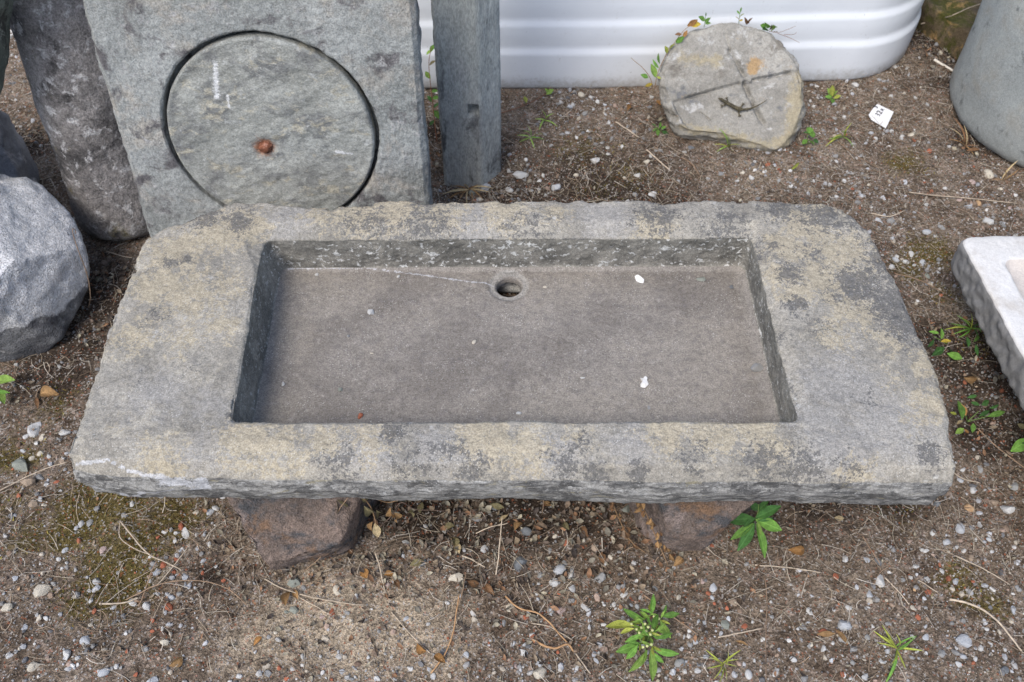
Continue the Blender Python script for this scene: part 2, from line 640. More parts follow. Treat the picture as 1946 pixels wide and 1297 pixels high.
# a shallow worn ring round the drain and one slow dip of the floor towards it
TV[:, 2] -= flr * (hd > HR * 1.05) * 0.0035 * np.exp(-((hd / HR - 1.4) / 0.33) ** 2)
TV[:, 2] -= top * 0.004 * sstep(0.9, 1.3, TV[:, 1]) * np.abs(fbm(TV, 9, 2, 51))


def line_field(XY, pts, w, z):
    P = np.array([at(u, v, z)[:2] for u, v in pts])
    f = np.full(len(XY), 9.0)
    for a, b in zip(P[:-1], P[1:]):
        ab = b - a
        t = np.clip(((XY - a) @ ab) / (ab @ ab), 0, 1)
        f = np.minimum(f, np.linalg.norm(XY - (a + t[:, None] * ab), axis=1))
    return np.exp(-(f / w) ** 2)


XY = TV[:, :2]
OCHRE = [(1530, 430, 60), (1500, 470, 55), (1600, 480, 70), (1480, 520, 35), (1560, 530, 60), (1640, 520, 40, .8), (1510, 560, 40), (1620, 590, 60, .9), (1590, 640, 50, .8), (1680, 640, 50, .8), (1760, 690, 45, .9),
         (1775, 770, 45), (1735, 800, 40, .7), (330, 480, 70), (420, 440, 70), (360, 560, 80, .9), (300, 540, 60), (430, 540, 60, .8), (250, 640, 60, .8), (340, 640, 60, .7), (420, 620, 50, .8), (470, 430, 50), (470, 840, 60),
         (520, 850, 60, .9), (560, 870, 40, .8), (620, 840, 40), (700, 835, 60, .8), (920, 830, 60), (1000, 850, 60, .9), (1270, 820, 60, .95), (1360, 820, 60), (1430, 815, 50), (1470, 850, 40), (750, 400, 60),
         (850, 400, 60, .8), (960, 400, 50), (1050, 400, 40, .8), (1240, 430, 40), (680, 405, 60), (610, 405, 50, .8), (300, 870, 60, .8), (1100, 830, 40, .7), (1640, 890, 40, .9), (1560, 380, 50), (220, 800, 40, .5), (1700, 720, 40, .6)]
DARK = [(1460, 470, 40, .7), (1540, 480, 40, .6), (1620, 430, 50, .7), (1600, 560, 50, .6), (1480, 640, 30, .6), (1560, 620, 40, .5), (300, 600, 30, .6), (360, 690, 30, .5), (260, 720, 30, .5), (1660, 760, 40, .5), (1500, 740, 40, .5), (1640, 540, 65), (1700, 570, 70), (1720, 620, 55), (1690, 500, 40), (1500, 520, 30), (1510, 580, 28), (1560, 410, 60, .9), (1480, 400, 40, .9), (1390, 420, 40, .8), (1680, 480, 50, .8), (390, 410, 40, .9), (460, 425, 28),
        (700, 420, 60, .7), (800, 430, 80, .75), (1000, 425, 80, .6), (1250, 410, 60, .8), (750, 820, 30, .9), (860, 850, 30, .8), (790, 875, 70, .6), (900, 880, 40, .8), (1080, 870, 40, .8), (1130, 895, 30, 1.1), (1215, 888, 22, 1.1),
        (1450, 870, 50, .8), (1530, 880, 50, .8), (1620, 880, 40, .7), (1320, 865, 40, .7), (640, 880, 50, .7), (320, 500, 22, .8), (355, 490, 14), (450, 410, 26, .9), (1370, 440, 60, .7), (1770, 860, 30), (1745, 605, 30), (1110, 840, 30, .7), (440, 790, 12)]
GREY = [(1600, 730, 90), (1680, 800, 90), (1600, 850, 80), (300, 750, 80, .8), (400, 760, 60, .7), (380, 860, 60, .7), (550, 420, 50), (900, 420, 60), (1150, 410, 60), (700, 860, 60), (830, 850, 50), (1050, 870, 60), (1200, 840, 50), (1560, 800, 60)]
atts = {
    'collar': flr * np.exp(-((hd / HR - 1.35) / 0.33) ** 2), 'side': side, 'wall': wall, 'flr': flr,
    'ochre': blobs(XY, OCHRE, ZT) * top, 'darkp': blobs(XY, DARK, ZT) * (top + 0.5 * side), 'greyp': blobs(XY, GREY, ZT) * top,
    'salt': np.maximum(np.maximum(line_field(XY, [(131, 866), (165, 868), (200, 868), (240, 882), (300, 888), (380, 890)], 0.0019, ZT),
                       0.24 * line_field(XY, [(160, 905), (220, 890), (300, 900), (370, 893)], 0.012, ZT) * (TV[:, 2] < ZT - 0.004)) * (top + side),
                       0.60 * line_field(XY, [(545, 513), (700, 512), (760, 518), (805, 523), (850, 530), (945, 541)], 0.0032, ZF) * flr),
    'fringe': flr * np.clip(1.25 - 60 * np.min(np.stack([np.abs(XY[:, 1] - flo[:, 1].max()), np.abs(XY[:, 1] - fy) + 0.02, np.abs(XY[:, 0] - (flo[:, 0].max() - 0.012))]), 0), 0, 1),
    'lichen': wall * (0.35 + 0.5 * rearw[np.arange(len(TV)) % len(outline)]),
}
tm = Mat('weathered_sandstone', 0.93, 0.2)
c = tm.mix(tm.mapr(tm.noise(11, 9, 0.65, 0.3), 0.33, 0.67), (0.226, 0.212, 0.184), (0.335, 0.314, 0.274))
c = tm.mix(tm.math('MULTIPLY', tm.mapr(tm.noise(23, 9, 0.7, 0.5), 0.52, 0.62), 0.5), c, (0.42, 0.385, 0.315))
c = tm.mix(tm.math('MULTIPLY', tm.mapr(tm.noise(44, 9, 0.75, 0.3), 0.57, 0.62), 0.5), c, (0.17, 0.166, 0.158))
ros = tm.math('MULTIPLY', tm.mapr(tm.math('ADD', tm.voro(38), tm.math('MULTIPLY', tm.noise(150, 4), 0.35)), 0.36, 0.31), tm.mapr(tm.noise(9, 3), 0.50, 0.58))
c = tm.mix(tm.math('MULTIPLY', ros, 0.6), c, (0.47, 0.465, 0.445))
c = tm.mix(tm.math('MULTIPLY', tm.mask('greyp', 1.1, 26, 0.25), 0.7), c, (0.31, 0.298, 0.28))
c = tm.mix(tm.math('MULTIPLY', tm.crisp('ochre', 56, 230, 0.78, 2.0, 1.5), 0.72), c, (0.405, 0.352, 0.255))
c = tm.mix(tm.math('MULTIPLY', tm.crisp('darkp', 72, 260, 0.76, 2.0, 1.6), 0.82), c, (0.115, 0.113, 0.111))
sidec = tm.mix(tm.mapr(tm.noise(24, 9, 0.7, 0.3, tm.stretch(1, 1, 3.5)), 0.36, 0.62), (0.105, 0.105, 0.105), (0.33, 0.325, 0.31))
sidec = tm.mix(tm.math('MULTIPLY', tm.mapr(tm.noise(58, 8, 0.7, 0.4, tm.stretch(.7, .7, 1.8)), 0.55, 0.62), 0.8), sidec, (0.44, 0.44, 0.43))
sidec = tm.mix(tm.math('MULTIPLY', tm.mapr(tm.noise(21, 7, 0.75, 0.3), 0.52, 0.58), 0.8), sidec, (0.075, 0.074, 0.074))
sidec = tm.mix(tm.math('MULTIPLY', tm.mapr(tm.noise(40, 6, 0.7, 0.3, tm.stretch(.6, .6, 1.4)), 0.60, 0.66), 0.6), sidec, (0.30, 0.265, 0.16))
c = tm.mix(tm.mapr(tm.math('ADD', tm.attr('side'), tm.math('MULTIPLY', tm.math('SUBTRACT', tm.noise(50, 6), 0.5), 0.8)), 0.45, 0.8), c, sidec)
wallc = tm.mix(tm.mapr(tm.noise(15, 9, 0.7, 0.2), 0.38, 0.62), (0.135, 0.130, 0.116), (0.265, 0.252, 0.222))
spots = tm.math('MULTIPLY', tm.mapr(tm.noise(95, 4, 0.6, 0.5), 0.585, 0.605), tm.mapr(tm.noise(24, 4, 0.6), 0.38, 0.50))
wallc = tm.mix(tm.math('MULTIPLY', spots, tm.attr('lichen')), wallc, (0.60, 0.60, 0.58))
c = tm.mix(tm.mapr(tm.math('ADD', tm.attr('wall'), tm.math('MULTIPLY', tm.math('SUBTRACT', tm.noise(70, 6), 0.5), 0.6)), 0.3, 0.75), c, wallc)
flc = tm.mix(tm.mapr(tm.noise(9, 9, 0.66, 0.3, tm.stretch(1, 1.3, 1)), 0.34, 0.66), (0.185, 0.167, 0.148), (0.250, 0.228, 0.203))
flc = tm.mix(tm.math('MULTIPLY', tm.mapr(tm.noise(38, 8, 0.7), 0.55, 0.68), 0.5), flc, (0.165, 0.150, 0.145))
flc = tm.mix(tm.math('MULTIPLY', tm.mapr(tm.noise(5, 5, 0.6), 0.48, 0.62), 0.5), flc, (0.30, 0.27, 0.23))
flc = tm.mix(tm.math('MULTIPLY', tm.mapr(tm.noise(75, 6, 0.72), 0.54, 0.60), 0.55), flc, (0.125, 0.114, 0.110))
flc = tm.mix(tm.math('MULTIPLY', tm.mapr(tm.noise(58, 6, 0.72, 0.3), 0.57, 0.63), 0.45), flc, (0.33, 0.305, 0.28))
flc = tm.mix(tm.math('MULTIPLY', tm.mask('fringe', 1.2, 40, 0.25), 0.45), flc, (0.30, 0.28, 0.26))
fsp = tm.voro(210)
flc = tm.mix(tm.math('MULTIPLY', tm.mapr(fsp, 0.13, 0.08), 0.5), flc, (0.46, 0.44, 0.42))
c = tm.mix(tm.mapr(tm.math('ADD', tm.attr('flr'), tm.math('MULTIPLY', tm.math('SUBTRACT', tm.noise(60, 6), 0.5), 0.5)), 0.4, 0.7), c, flc)
c = tm.mix(tm.math('MULTIPLY', tm.crisp('salt', 70, 260, 0.95, 1.3, 1.5, 0.1), 0.7), c, (0.52, 0.53, 0.56))
c = tm.mix(tm.math('MULTIPLY', tm.mask('collar', 0.5, 60, 0.2), 0.5), c, (0.36, 0.35, 0.325))
c = tm.grain(c, 0.36, 420, 150)
sp_ = tm.math('MULTIPLY', tm.mapr(tm.voro(230), 0.20, 0.10), tm.mapr(tm.noise(18, 3), 0.45, 0.6))
c = tm.mix(tm.math('MULTIPLY', sp_, 0.75), c, (0.66, 0.66, 0.64))
n = tm.bump(tm.noise(90, 8, 0.7), 0.55, 0.004)
n = tm.bump(tm.noise(420, 2, 0.6), 0.5, 0.0010, n)
TROUGH = tm.done(c, n)
TV, base = rebase(TV, (cx0[0], cx0[1], ZB))
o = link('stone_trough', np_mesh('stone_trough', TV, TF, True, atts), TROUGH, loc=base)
tag(o, 'large weathered grey stone trough with rectangular basin and drain hole, raised on rocks', 'stone trough')


# ------------------------------------------------------------------ rocks
def rock(name, label, cat, center, radii, mat, planes=(), power=2.6, rz=0.0, sub=5, amp=0.05, fine=0.012, seed=0, group=None, sink=0.01, tilt=(0, 0), attrs=None):
    V, F = ICO[sub]
    V = V.copy()
    V = V / (np.sum(np.abs(V) ** power, axis=1) ** (1 / power))[:, None]
    for nn, dd in planes:
        nn = np.asarray(nn, float); nn = nn / np.linalg.norm(nn)
        s = V @ nn - dd
        V = np.where((s > 0)[:, None], V - nn * (s * 0.985)[:, None], V)
    V = V * np.asarray(radii)
    rr = float(np.mean(radii))
    Nn = normals(V, F)
    V = V + Nn * (rr * (amp * fbm(V / rr, 1.3, 4, seed) + fine * fbm(V / rr, 7, 4, seed + 7) - fine * 1.6 * np.abs(fbm(V / rr, 3.1, 4, seed + 9))))[:, None]
    rx = Matrix.Rotation(tilt[0], 3, 'X') @ Matrix.Rotation(tilt[1], 3, 'Y')
    V = V @ np.array(rx).T @ rotz(rz).T
    center = np.asarray(center, float)
    V = V + center
    V, b = rebase(V, (center[0], center[1], V[:, 2].min()))
    a = attrs(V) if attrs else None
    o = link(name, np_mesh(name, V, F, True, a), mat, loc=b)
    return tag(o, label, cat, group)


BROWNROCK = rock_mat('brown_rock', (0.16, 0.126, 0.108), (0.37, 0.28, 0.232), [((0.10, 0.10, 0.105), 10, 0.53, 0.06), ((0.30, 0.24, 0.215), 16, 0.58, 0.06), ((0.24, 0.15, 0.095), 11, 0.60, 0.07)], 0.42, 6, 1.0, 0.009, 46)
rock('support_stone', 'reddish brown rock carrying the left half of the large trough', 'support stone', (-0.355, 0.778, 0.093), (0.122, 0.128, 0.120), BROWNROCK,
     [((-.05, -.75, .75), 0.74), ((.2, -1, -.35), 0.86), ((-1, -.35, -.25), 0.84), ((1, -.5, -.1), 0.80), ((.7, -.6, .8), .86), ((0, 0, 1), 0.93)], 4.0, 0.12, 6, 0.05, 0.02, 3, 'rocks that carry the trough')
rock('support_stone', 'smooth grey brown rock carrying the right half of the large trough', 'support stone', (0.338, 0.835, 0.09), (0.140, 0.130, 0.122), BROWNROCK,
     [((-.2, -.7, .7), 0.86), ((.5, -1, -.2), 0.82), ((-1, -.2, 0), 0.92), ((0, 0, 1), 0.93)], 3.4, 0.25, 6, 0.05, 0.015, 9, 'rocks that carry the trough')
rock('support_stone', 'hidden rear rock under the left half of the large trough', 'support stone', (-0.38, 1.12, 0.09), (0.12, 0.10, 0.118), BROWNROCK, [((0, 0, 1), 0.93)], 3.4, 0.5, 3, 0.05, 0.015, 13, 'rocks that carry the trough')
rock('support_stone', 'hidden rear rock under the right half of the large trough', 'support stone', (0.38, 1.12, 0.09), (0.12, 0.10, 0.118), BROWNROCK, [((0, 0, 1), 0.93)], 3.4, 0.9, 3, 0.05, 0.015, 15, 'rocks that carry the trough')

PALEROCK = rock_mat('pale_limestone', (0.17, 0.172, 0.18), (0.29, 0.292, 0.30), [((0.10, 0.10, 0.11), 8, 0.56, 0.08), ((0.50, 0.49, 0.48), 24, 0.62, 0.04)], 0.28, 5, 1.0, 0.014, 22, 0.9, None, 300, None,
                    [('pale_lit_top', (0.84, 0.84, 0.85), 22, 0.85)])
pale_lit_top = lambda V: {'pale_lit_top': sstep(0.145, 0.18, V[:, 2] + 0.20 * V[:, 1] + 0.10 * V[:, 0] + 0.02 * fbm(V, 12, 3, 444)) * 1.15}  # whitish stone top, also painted lighter with height for the light falling on it
rock('boulder', 'big grey boulder with a whitish top painted as lit, at the left of the trough', 'boulder', (-1.165, 1.27, 0.150), (0.285, 0.225, 0.215), PALEROCK,
     [((.45, -.35, .95), 0.66), ((-.1, -1, .05), 0.72), ((1, -.25, .12), 0.80), ((.75, .3, .75), 0.72), ((.65, -.9, -.15), 0.80), ((-.3, -.45, 1), 0.72), ((.75, -.75, .55), 0.84), ((.1, .6, 1), .75), ((-.6, -.8, .7), .8)], 2.3, -0.15, 6, 0.045, 0.012, 12, None, 0.02, (0, 0), pale_lit_top)
GREYROCK = rock_mat('blue_grey_rock', (0.12, 0.125, 0.14), (0.27, 0.275, 0.29), [((0.38, 0.38, 0.39), 14, 0.6, 0.06)], 0.25, 5, 0.7, 0.005, 35)
rock('boulder', 'smaller blue grey boulder behind the white topped boulder, at the left edge', 'boulder', (-1.275, 1.60, 0.105), (0.17, 0.15, 0.15), GREYROCK,
     [((.6, -.5, .7), 0.82), ((.9, .1, .1), 0.85)], 2.5, 0.2, 5, 0.08, 0.02, 22)
GREENROCK = rock_mat('green_grey_stone', (0.085, 0.10, 0.085), (0.20, 0.22, 0.19), [((0.05, 0.05, 0.045), 12, 0.58, 0.06), ((0.33, 0.35, 0.31), 25, 0.63, 0.04)], 0.3, 5, 0.8, 0.004, 40, 0.9, (1, 1, .4))
rock('upright_stone', 'dark green grey upright stone at the upper left edge, beside the leaning round column', 'stone', (-1.104, 1.475, 0.40), (0.090, 0.07, 0.46), GREENROCK, [((1, -.4, -.2), 0.85)], 4.0, 0.1, 5, 0.05, 0.02, 25, None, 0, (R(-3), R(28)))

# ------------------------------------------------------------------ square slab with a round millstone let into it
LEAN = R(11)
SA = np.array((0.0, math.sin(LEAN), math.cos(LEAN)))          # up along the slab
SN = np.array((0.0, -math.cos(LEAN), math.sin(LEAN)))         # out of its face
S0 = np.array((0.0, 1.365, 0.0))                              # foot of the face


def sp(u, v, off=0.0):
    p = on_plane(u, v, S0 + SN * off, SN)
    return np.array((p[0], np.dot(p - S0, SA)))


def s3(q, off=0.0):
    q = np.atleast_2d(q)
    return S0 + np.outer(q[:, 0], (1, 0, 0)) + np.outer(q[:, 1], SA) + SN * off


cl, crr, ct = sp(315, 232), sp(711, 262), sp(508, 71)
MR = (crr[0] - cl[0]) / 2
MC = np.array(((cl[0] + crr[0]) / 2, ct[1] - MR))
xl, xr = sp(274, 438)[0], sp(820, 382)[0]
xlt, xrt = sp(150, 0)[0], sp(787, 0)[0]
hs = 0.70
N_ = 480
sq = []
corn = [np.array((xl, 0.0)), np.array((xr, -0.0)), np.array((xrt, hs)), np.array((xlt, hs))]
per = []
for k in range(4):
    per.append(resample(np.array([corn[k], corn[(k + 1) % 4]]), 1001)[:-1])
per = np.concatenate(per)
th = np.linspace(0, 2 * math.pi, N_, endpoint=False) - math.pi / 2
pa = np.unwrap(np.arctan2(per[:, 1] - MC[1], per[:, 0] - MC[0]))
order = np.argsort(np.mod(pa - th[0], 2 * math.pi))
pk = np.mod(pa - th[0], 2 * math.pi)[order]
sq = np.stack([np.interp(th - th[0], pk, per[order][:, k], period=2 * math.pi) for k in range(2)], 1)
cdir = np.stack([np.cos(th), np.sin(th)], 1)
cen = sq.mean(0)
chp = fbm(np.c_[sq * 1.0, np.zeros(N_)], 14, 5, 66)
sq = cen + (sq - cen) * (1 + .006 * chp - .018 * np.clip(chp - .45, 0, 1))[:, None]
shr = lambda ring, d: ring - (ring - cen) / np.linalg.norm(ring - cen, axis=1)[:, None] * d
TH = 0.062
HOLE = MR + 0.009
rs, kd = [], []
rs += between(s3(cen + (sq - cen) * 0.02, -TH), s3(shr(sq, .01), -TH), 6)
rs += between(rs[-1], s3(sq, -TH + .01), 3)
rs += between(rs[-1], s3(shr(sq, .0), -0.012), 10)
rs += between(rs[-1], s3(shr(sq, .012), 0.0), 5)
nfront = len(rs)
rs += between(rs[-1], s3(MC + cdir * (HOLE + .004)), 60)
rs += between(rs[-1], s3(MC + cdir * HOLE, -0.004), 3)
rs += between(rs[-1], s3(MC + cdir * (HOLE - .001), -0.035), 8)
V, F = loft(rs, (s3(cen, -TH)[0], s3(MC, -0.035)[0]))
Nn = normals(V, F)
if Nn[nfront * N_ + 50 * N_] @ SN < 0:
    F = [f[:, ::-1] for f in F]; Nn = -Nn
V = V + Nn * (0.0030 * fbm(V, 9, 4, 61) + 0.0012 * fbm(V, 45, 3, 62) - 0.0016 * np.abs(fbm(V * np.array((2, 2, .8)), 60, 2, 63)))[:, None]
SLABM = rock_mat('grey_granite', (0.225, 0.238, 0.232), (0.345, 0.36, 0.355), [((0.33, 0.315, 0.285), 11, 0.58, 0.08), ((0.115, 0.110, 0.115), 13, 0.59, 0.06), ((0.34, 0.34, 0.34), 40, 0.62, 0.05)], 0.34, 4, 0.7, 0.004, 70, 0.92, None, 330)
V, b = rebase(V, (cen[0], 1.40, V[:, 2].min()))
o = link('square_slab', np_mesh('square_slab', V, F), SLABM, loc=b)
tag(o, 'square grey stone slab leaning back upright with a round disc let into its face', 'stone slab')

rs = []
rs += between(s3(MC + cdir * 0.02, -0.030), s3(MC + cdir * (MR - .004), -0.030), 3)
rs += between(rs[-1], s3(MC + cdir * MR, -0.024), 2)
rs += between(rs[-1], s3(MC + cdir * MR, -0.002), 5)
rs += between(rs[-1], s3(MC + cdir * (MR - .004), 0.003), 3)
rs += between(rs[-1], s3(MC + cdir * 0.004, 0.003), 75)
V, F = loft(rs, (s3(MC, -0.03)[0], s3(MC, 0.003)[0]))
Nn = normals(V, F)
if Nn[-1] @ SN < 0:
    F = [f[:, ::-1] for f in F]; Nn = -Nn
dirv = np.array((0.75, 0, 2.4))
rot = np.array(((math.cos(.35), 0, math.sin(.35)), (0, 1, 0), (-math.sin(.35), 0, math.cos(.35))))
W = V @ rot.T
onf = (Nn @ SN > 0.8) * 1.0
d = 0.0030 * fbm(W * np.array((.8, 1, 1.6)), 15, 3, 71) + 0.0007 * fbm(W * np.array((.9, 1, 1.4)), 60, 3, 72)
rr_ = np.linalg.norm((V - s3(MC)[0]), axis=1)
V = V + SN * (onf * (d - 0.002) * sstep(MR, MR - .02, rr_))[:, None] + Nn * (0.0006 * fbm(V, 50, 2, 73))[:, None]
pin = s3(sp(503, 282), 0.0)[0]
dp = np.linalg.norm(V - pin, axis=1)
q1, q2 = s3(sp(410, 122))[0], s3(sp(412, 185))[0]


def seg3(V, a, b_):
    ab = b_ - a
    t = np.clip(((V - a) @ ab) / (ab @ ab), 0, 1)
    return np.linalg.norm(V - (a + t[:, None] * ab), axis=1)


drip = np.maximum(np.exp(-(seg3(V, q1, q2) / 0.006) ** 2), 0.8 * np.exp(-(seg3(V, s3(sp(432, 182))[0], s3(sp(436, 205))[0]) / 0.003) ** 2))
drip = np.maximum(drip, 0.95 * np.exp(-(seg3(V, s3(sp(640, 289))[0], s3(sp(668, 292))[0]) / 0.004) ** 2)) * onf
V2 = V - SN * (0.010 * np.exp(-(dp / 0.020) ** 2) * onf)[:, None]
MILLM = rock_mat('greenish_grey_stone', (0.225, 0.232, 0.215), (0.335, 0.345, 0.325), [((0.165, 0.170, 0.168), 13, 0.55, 0.08), ((0.37, 0.35, 0.285), 24, 0.59, 0.06), ((0.34, 0.35, 0.34), 36, 0.62, 0.05)], 0.34, 5, 0.55, 0.0035, 80, 0.92, (1, 1, 1.5, (0, .3, 0)), 300, None,
                 [('rust', (0.30, 0.15, 0.085), 60, 0.7), ('drip', (0.60, 0.61, 0.62), 90, 1.6)])
V2, b = rebase(V2, s3(MC, -0.03)[0])
disc = link('millstone_disc', np_mesh('millstone_disc', V2, F, True, {'rust': 1.1 * np.exp(-(dp / 0.024) ** 2) * onf, 'drip': drip}), MILLM, loc=b)
tag(disc, 'round rough grey millstone disc let into the square slab, rusty stub in its centre', 'millstone')
RUST = rock_mat('rusty_iron', (0.09, 0.035, 0.02), (0.26, 0.10, 0.055), [((0.42, 0.22, 0.16), 90, 0.58, 0.06)], 0.3, 60, 0.8, 0.002, 160, 0.85)
a4 = np.linspace(0, 2 * math.pi, 7, endpoint=False) + .4
prof = [(.016, -.022), (.0155, -.004), (.014, .004), (.009, .010), (.004, .0115)]
rs = [np.stack([r_ * np.cos(a4) * (1 + .12 * np.sin(3 * a4)), r_ * np.sin(a4) * 0.9, np.full(7, z_)], 1) for r_, z_ in prof]
V, F = loft(rs, ((0, 0, -.022), (0.001, 0.001, .0118)))
fr = np.stack([np.array((1.0, 0, 0)), SA, SN], 0)
V = V @ fr + pin - SN * 0.004
V = V - b
link('iron_stub', np_mesh('iron_stub', V, F, False), RUST, disc)

# ------------------------------------------------------------------ round column leaning at the left
def column(name, label, cat, foot, axis, prof, mat, n=160, amp=(0.003, 0.0015), seed=0, base=None, squash=None):
    axis = np.asarray(axis, float); axis /= np.linalg.norm(axis)
    e1 = np.cross(axis, (0, 1, 0)); e1 /= np.linalg.norm(e1)
    e2 = np.cross(axis, e1)
    t = np.linspace(0, 2 * math.pi, n, endpoint=False)
    circ_ = np.cos(t)[:, None] * e1 + np.sin(t)[:, None] * e2
    if squash: circ_ = circ_ * np.asarray(squash)
    rs = [np.asarray(foot) + axis * h + circ_ * r_ for r_, h in prof]
    V, F = loft(rs, (np.asarray(foot) + axis * prof[0][1], np.asarray(foot) + axis * prof[-1][1]))
    Nn = normals(V, F)
    if np.mean(np.sum(Nn[:len(rs) * n] * np.tile(circ_, (len(rs), 1)), 1)) < 0:
        F = [f[:, ::-1] for f in F]; Nn = -Nn
    V = V + Nn * (amp[0] * fbm(V, 8, 4, seed) + amp[1] * fbm(V, 50, 3, seed + 3))[:, None]
    V, b = rebase(V, (foot[0], foot[1], V[:, 2].min()) if base is None else base)
    o = link(name, np_mesh(name, V, F), mat, loc=b)
    return tag(o, label, cat)


ROLLM = rock_mat('dark_lichened_granite', (0.19, 0.178, 0.172), (0.41, 0.385, 0.375), [((0.065, 0.062, 0.062), 9, 0.55, 0.09), ((0.52, 0.51, 0.51), 38, 0.58, 0.05), ((0.20, 0.175, 0.11), 12, 0.62, 0.05)], 0.42, 5, 1.0, 0.007, 55, 0.92, None, 260)
rp = [(.06, -.005), (.089, 0.0), (.098, .012), (.101, .03)] + [(.101 + .004 * t, .03 + .92 * t) for t in np.linspace(.02, 1, 60)] + [(.08, .97)]
column('round_column', 'dark lichened round stone column leaning behind the left edge of the square slab', 'stone column', (-0.905, 1.548, 0.0), (0.015, math.sin(R(12)), math.cos(R(12))), rp, ROLLM, 150, (0.004, 0.0022), 81)

COLM = rock_mat('smooth_grey_concrete', (0.275, 0.295, 0.29), (0.36, 0.385, 0.378), [((0.29, 0.285, 0.255), 6, 0.58, 0.1), ((0.14, 0.15, 0.15), 18, 0.63, 0.06)], 0.2, 3, 0.35, 0.002, 90, 0.85)
cp = [(.20, -.01), (.262, 0.0), (.276, .012), (.283, .03)] + [(.283 + .018 * t, .03 + .87 * t) for t in np.linspace(.03, 1, 40)] + [(.28, .93)]
column('broad_column', 'broad smooth grey stone column standing on bare soil at the upper right edge', 'stone column', (1.425, 1.935, 0.0), (0.0, 0.0, 1.0), cp, COLM, 200, (0.004, 0.0008), 91)

# ------------------------------------------------------------------ chamfered post with a small square hole
POSTM = rock_mat('grey_post_granite', (0.30, 0.318, 0.310), (0.40, 0.42, 0.410), [((0.30, 0.31, 0.31), 16, 0.62, 0.07), ((0.125, 0.13, 0.132), 22, 0.6, 0.06)], 0.3, 5, 0.6, 0.003, 80, 0.9, (1, 1, .35), 330)
pa_, pb_, pc_ = at(845, 343), at(918, 352), at(952, 330)
y0 = pb_[1]
x0, x1, x2 = pa_[0], pb_[0], pc_[0]
chm = x2 - x1
oc = [(x0 + .006, y0), (x1 - .004, y0), (x1 + .002, y0 + .003), (x2 - .002, y0 + chm * 1.05), (x2, y0 + chm * 1.15), (x2, y0 + .13), (x2 - .02, y0 + .15), (x0 + .03, y0 + .15), (x0, y0 + .12), (x0, y0 + .008)]
ring0 = resample(np.array([(x, y, 0) for x, y in oc]), 220, True)
zs = np.concatenate([[-.02], np.linspace(0, 0.95, 240)])
rs = []
for z in zs:
    r_ = ring0.copy(); r_[:, 2] = z; rs.append(r_)
V, F = loft(rs, (None, ring0.mean(0) + np.array((0, 0, .955))))
# pocket: push the vertices of the hole straight in
hc = on_plane(899, 212, (0, y0, 0), (0, 1, 0))
inx = (np.abs(V[:, 0] - hc[0]) < 0.0125) & (np.abs(V[:, 2] - hc[2]) < 0.0165) & (V[:, 1] < y0 + .004)
Nn = normals(V, F)
if np.mean(Nn[:, 1] * (V[:, 1] < y0 + .002)) > 0:
    F = [f[:, ::-1] for f in F]; Nn = -Nn
V = V + Nn * (0.0012 * fbm(V, 12, 3, 95) + 0.0009 * fbm(V * np.array((1, 1, .4)), 90, 3, 96))[:, None]
V[inx, 1] += 0.035
V, b = rebase(V, (ring0[:, 0].mean(), ring0[:, 1].mean(), -.02))
tag(link('stone_post', np_mesh('stone_post', V, F), POSTM, loc=b), 'slender grey stone post with chamfered corner and a small square hole', 'stone post')

# ------------------------------------------------------------------ white ribbed container
WHITE = Mat('white_plastic', 0.42, 0.4)
c = WHITE.mix(WHITE.mapr(WHITE.noise(5, 6, 0.6), 0.3, 0.7), (0.70, 0.735, 0.785), (0.76, 0.795, 0.84))
c = WHITE.mix(WHITE.math('MULTIPLY', WHITE.mask('grime', 0.9, 20, 0.3), 0.6), c, (0.40, 0.39, 0.36))
c = WHITE.mix(WHITE.math('MULTIPLY', WHITE.mapr(WHITE.noise(110, 3, 0.6, 0, WHITE.stretch(1, 1, .5)), 0.70, 0.76), 0.5), c, (0.2, 0.19, 0.18))
WHITEM = WHITE.done(c, WHITE.bump(WHITE.noise(7, 3), 0.25, 0.01))
k1, k2, k3 = at(948, 172), at(1240, 165), at(1600, 147)
sil = at(1724, 92)
yb0 = k1[1]
XR = sil[0] + 0.012
rc = 0.235


def tub(off, z):
    """plan of the container: long front, round corners"""
    X0, X1, Y0, Y1 = -1.35, XR + off, yb0 - off, yb0 + 1.25
    P = []
    fx = np.linspace(X0 + .2, X1 - rc, 120)
    P += [(x, Y0 + .035 * sstep(.15, .95, np.array(x)) * 1.0, z) for x in fx]
    yc0 = P[-1][1] + rc
    P += [(X1 - rc + rc * math.sin(t), yc0 - rc * math.cos(t), z) for t in np.linspace(0.03, math.pi / 2, 40)]
    P += [(X1, y, z) for y in np.linspace(yc0 + .02, Y1 - rc, 8)]
    P += [(X1 - rc + rc * math.cos(t), Y1 - rc + rc * math.sin(t), z) for t in np.linspace(0.1, math.pi / 2, 10)]
    P += [(x, Y1, z) for x in np.linspace(X1 - rc - .05, X0 + .2, 10)]
    P += [(X0 + .2 - .2 * math.sin(t), Y1 - .2 + .2 * math.cos(t), z) for t in np.linspace(.1, math.pi / 2, 8)]
    P += [(X0, y, z) for y in np.linspace(Y1 - .25, Y0 + .2, 8)]
    P += [(X0 + .2 - .2 * math.cos(t), Y0 + .2 - .2 * math.sin(t), z) for t in np.linspace(.05, math.pi / 2 - .05, 10)]
    return np.array(P, float)


prof = [(-.03, .004), (0.0, .004), (.003, .012)]
zz, off = [], []


def rib(z):
    return [(0.0018, z - .008), (0.0018, z - .003), (0.000, z + .003), (-0.0030, z + .010), (-0.0045, z + .016), (-0.0042, z + .024)]


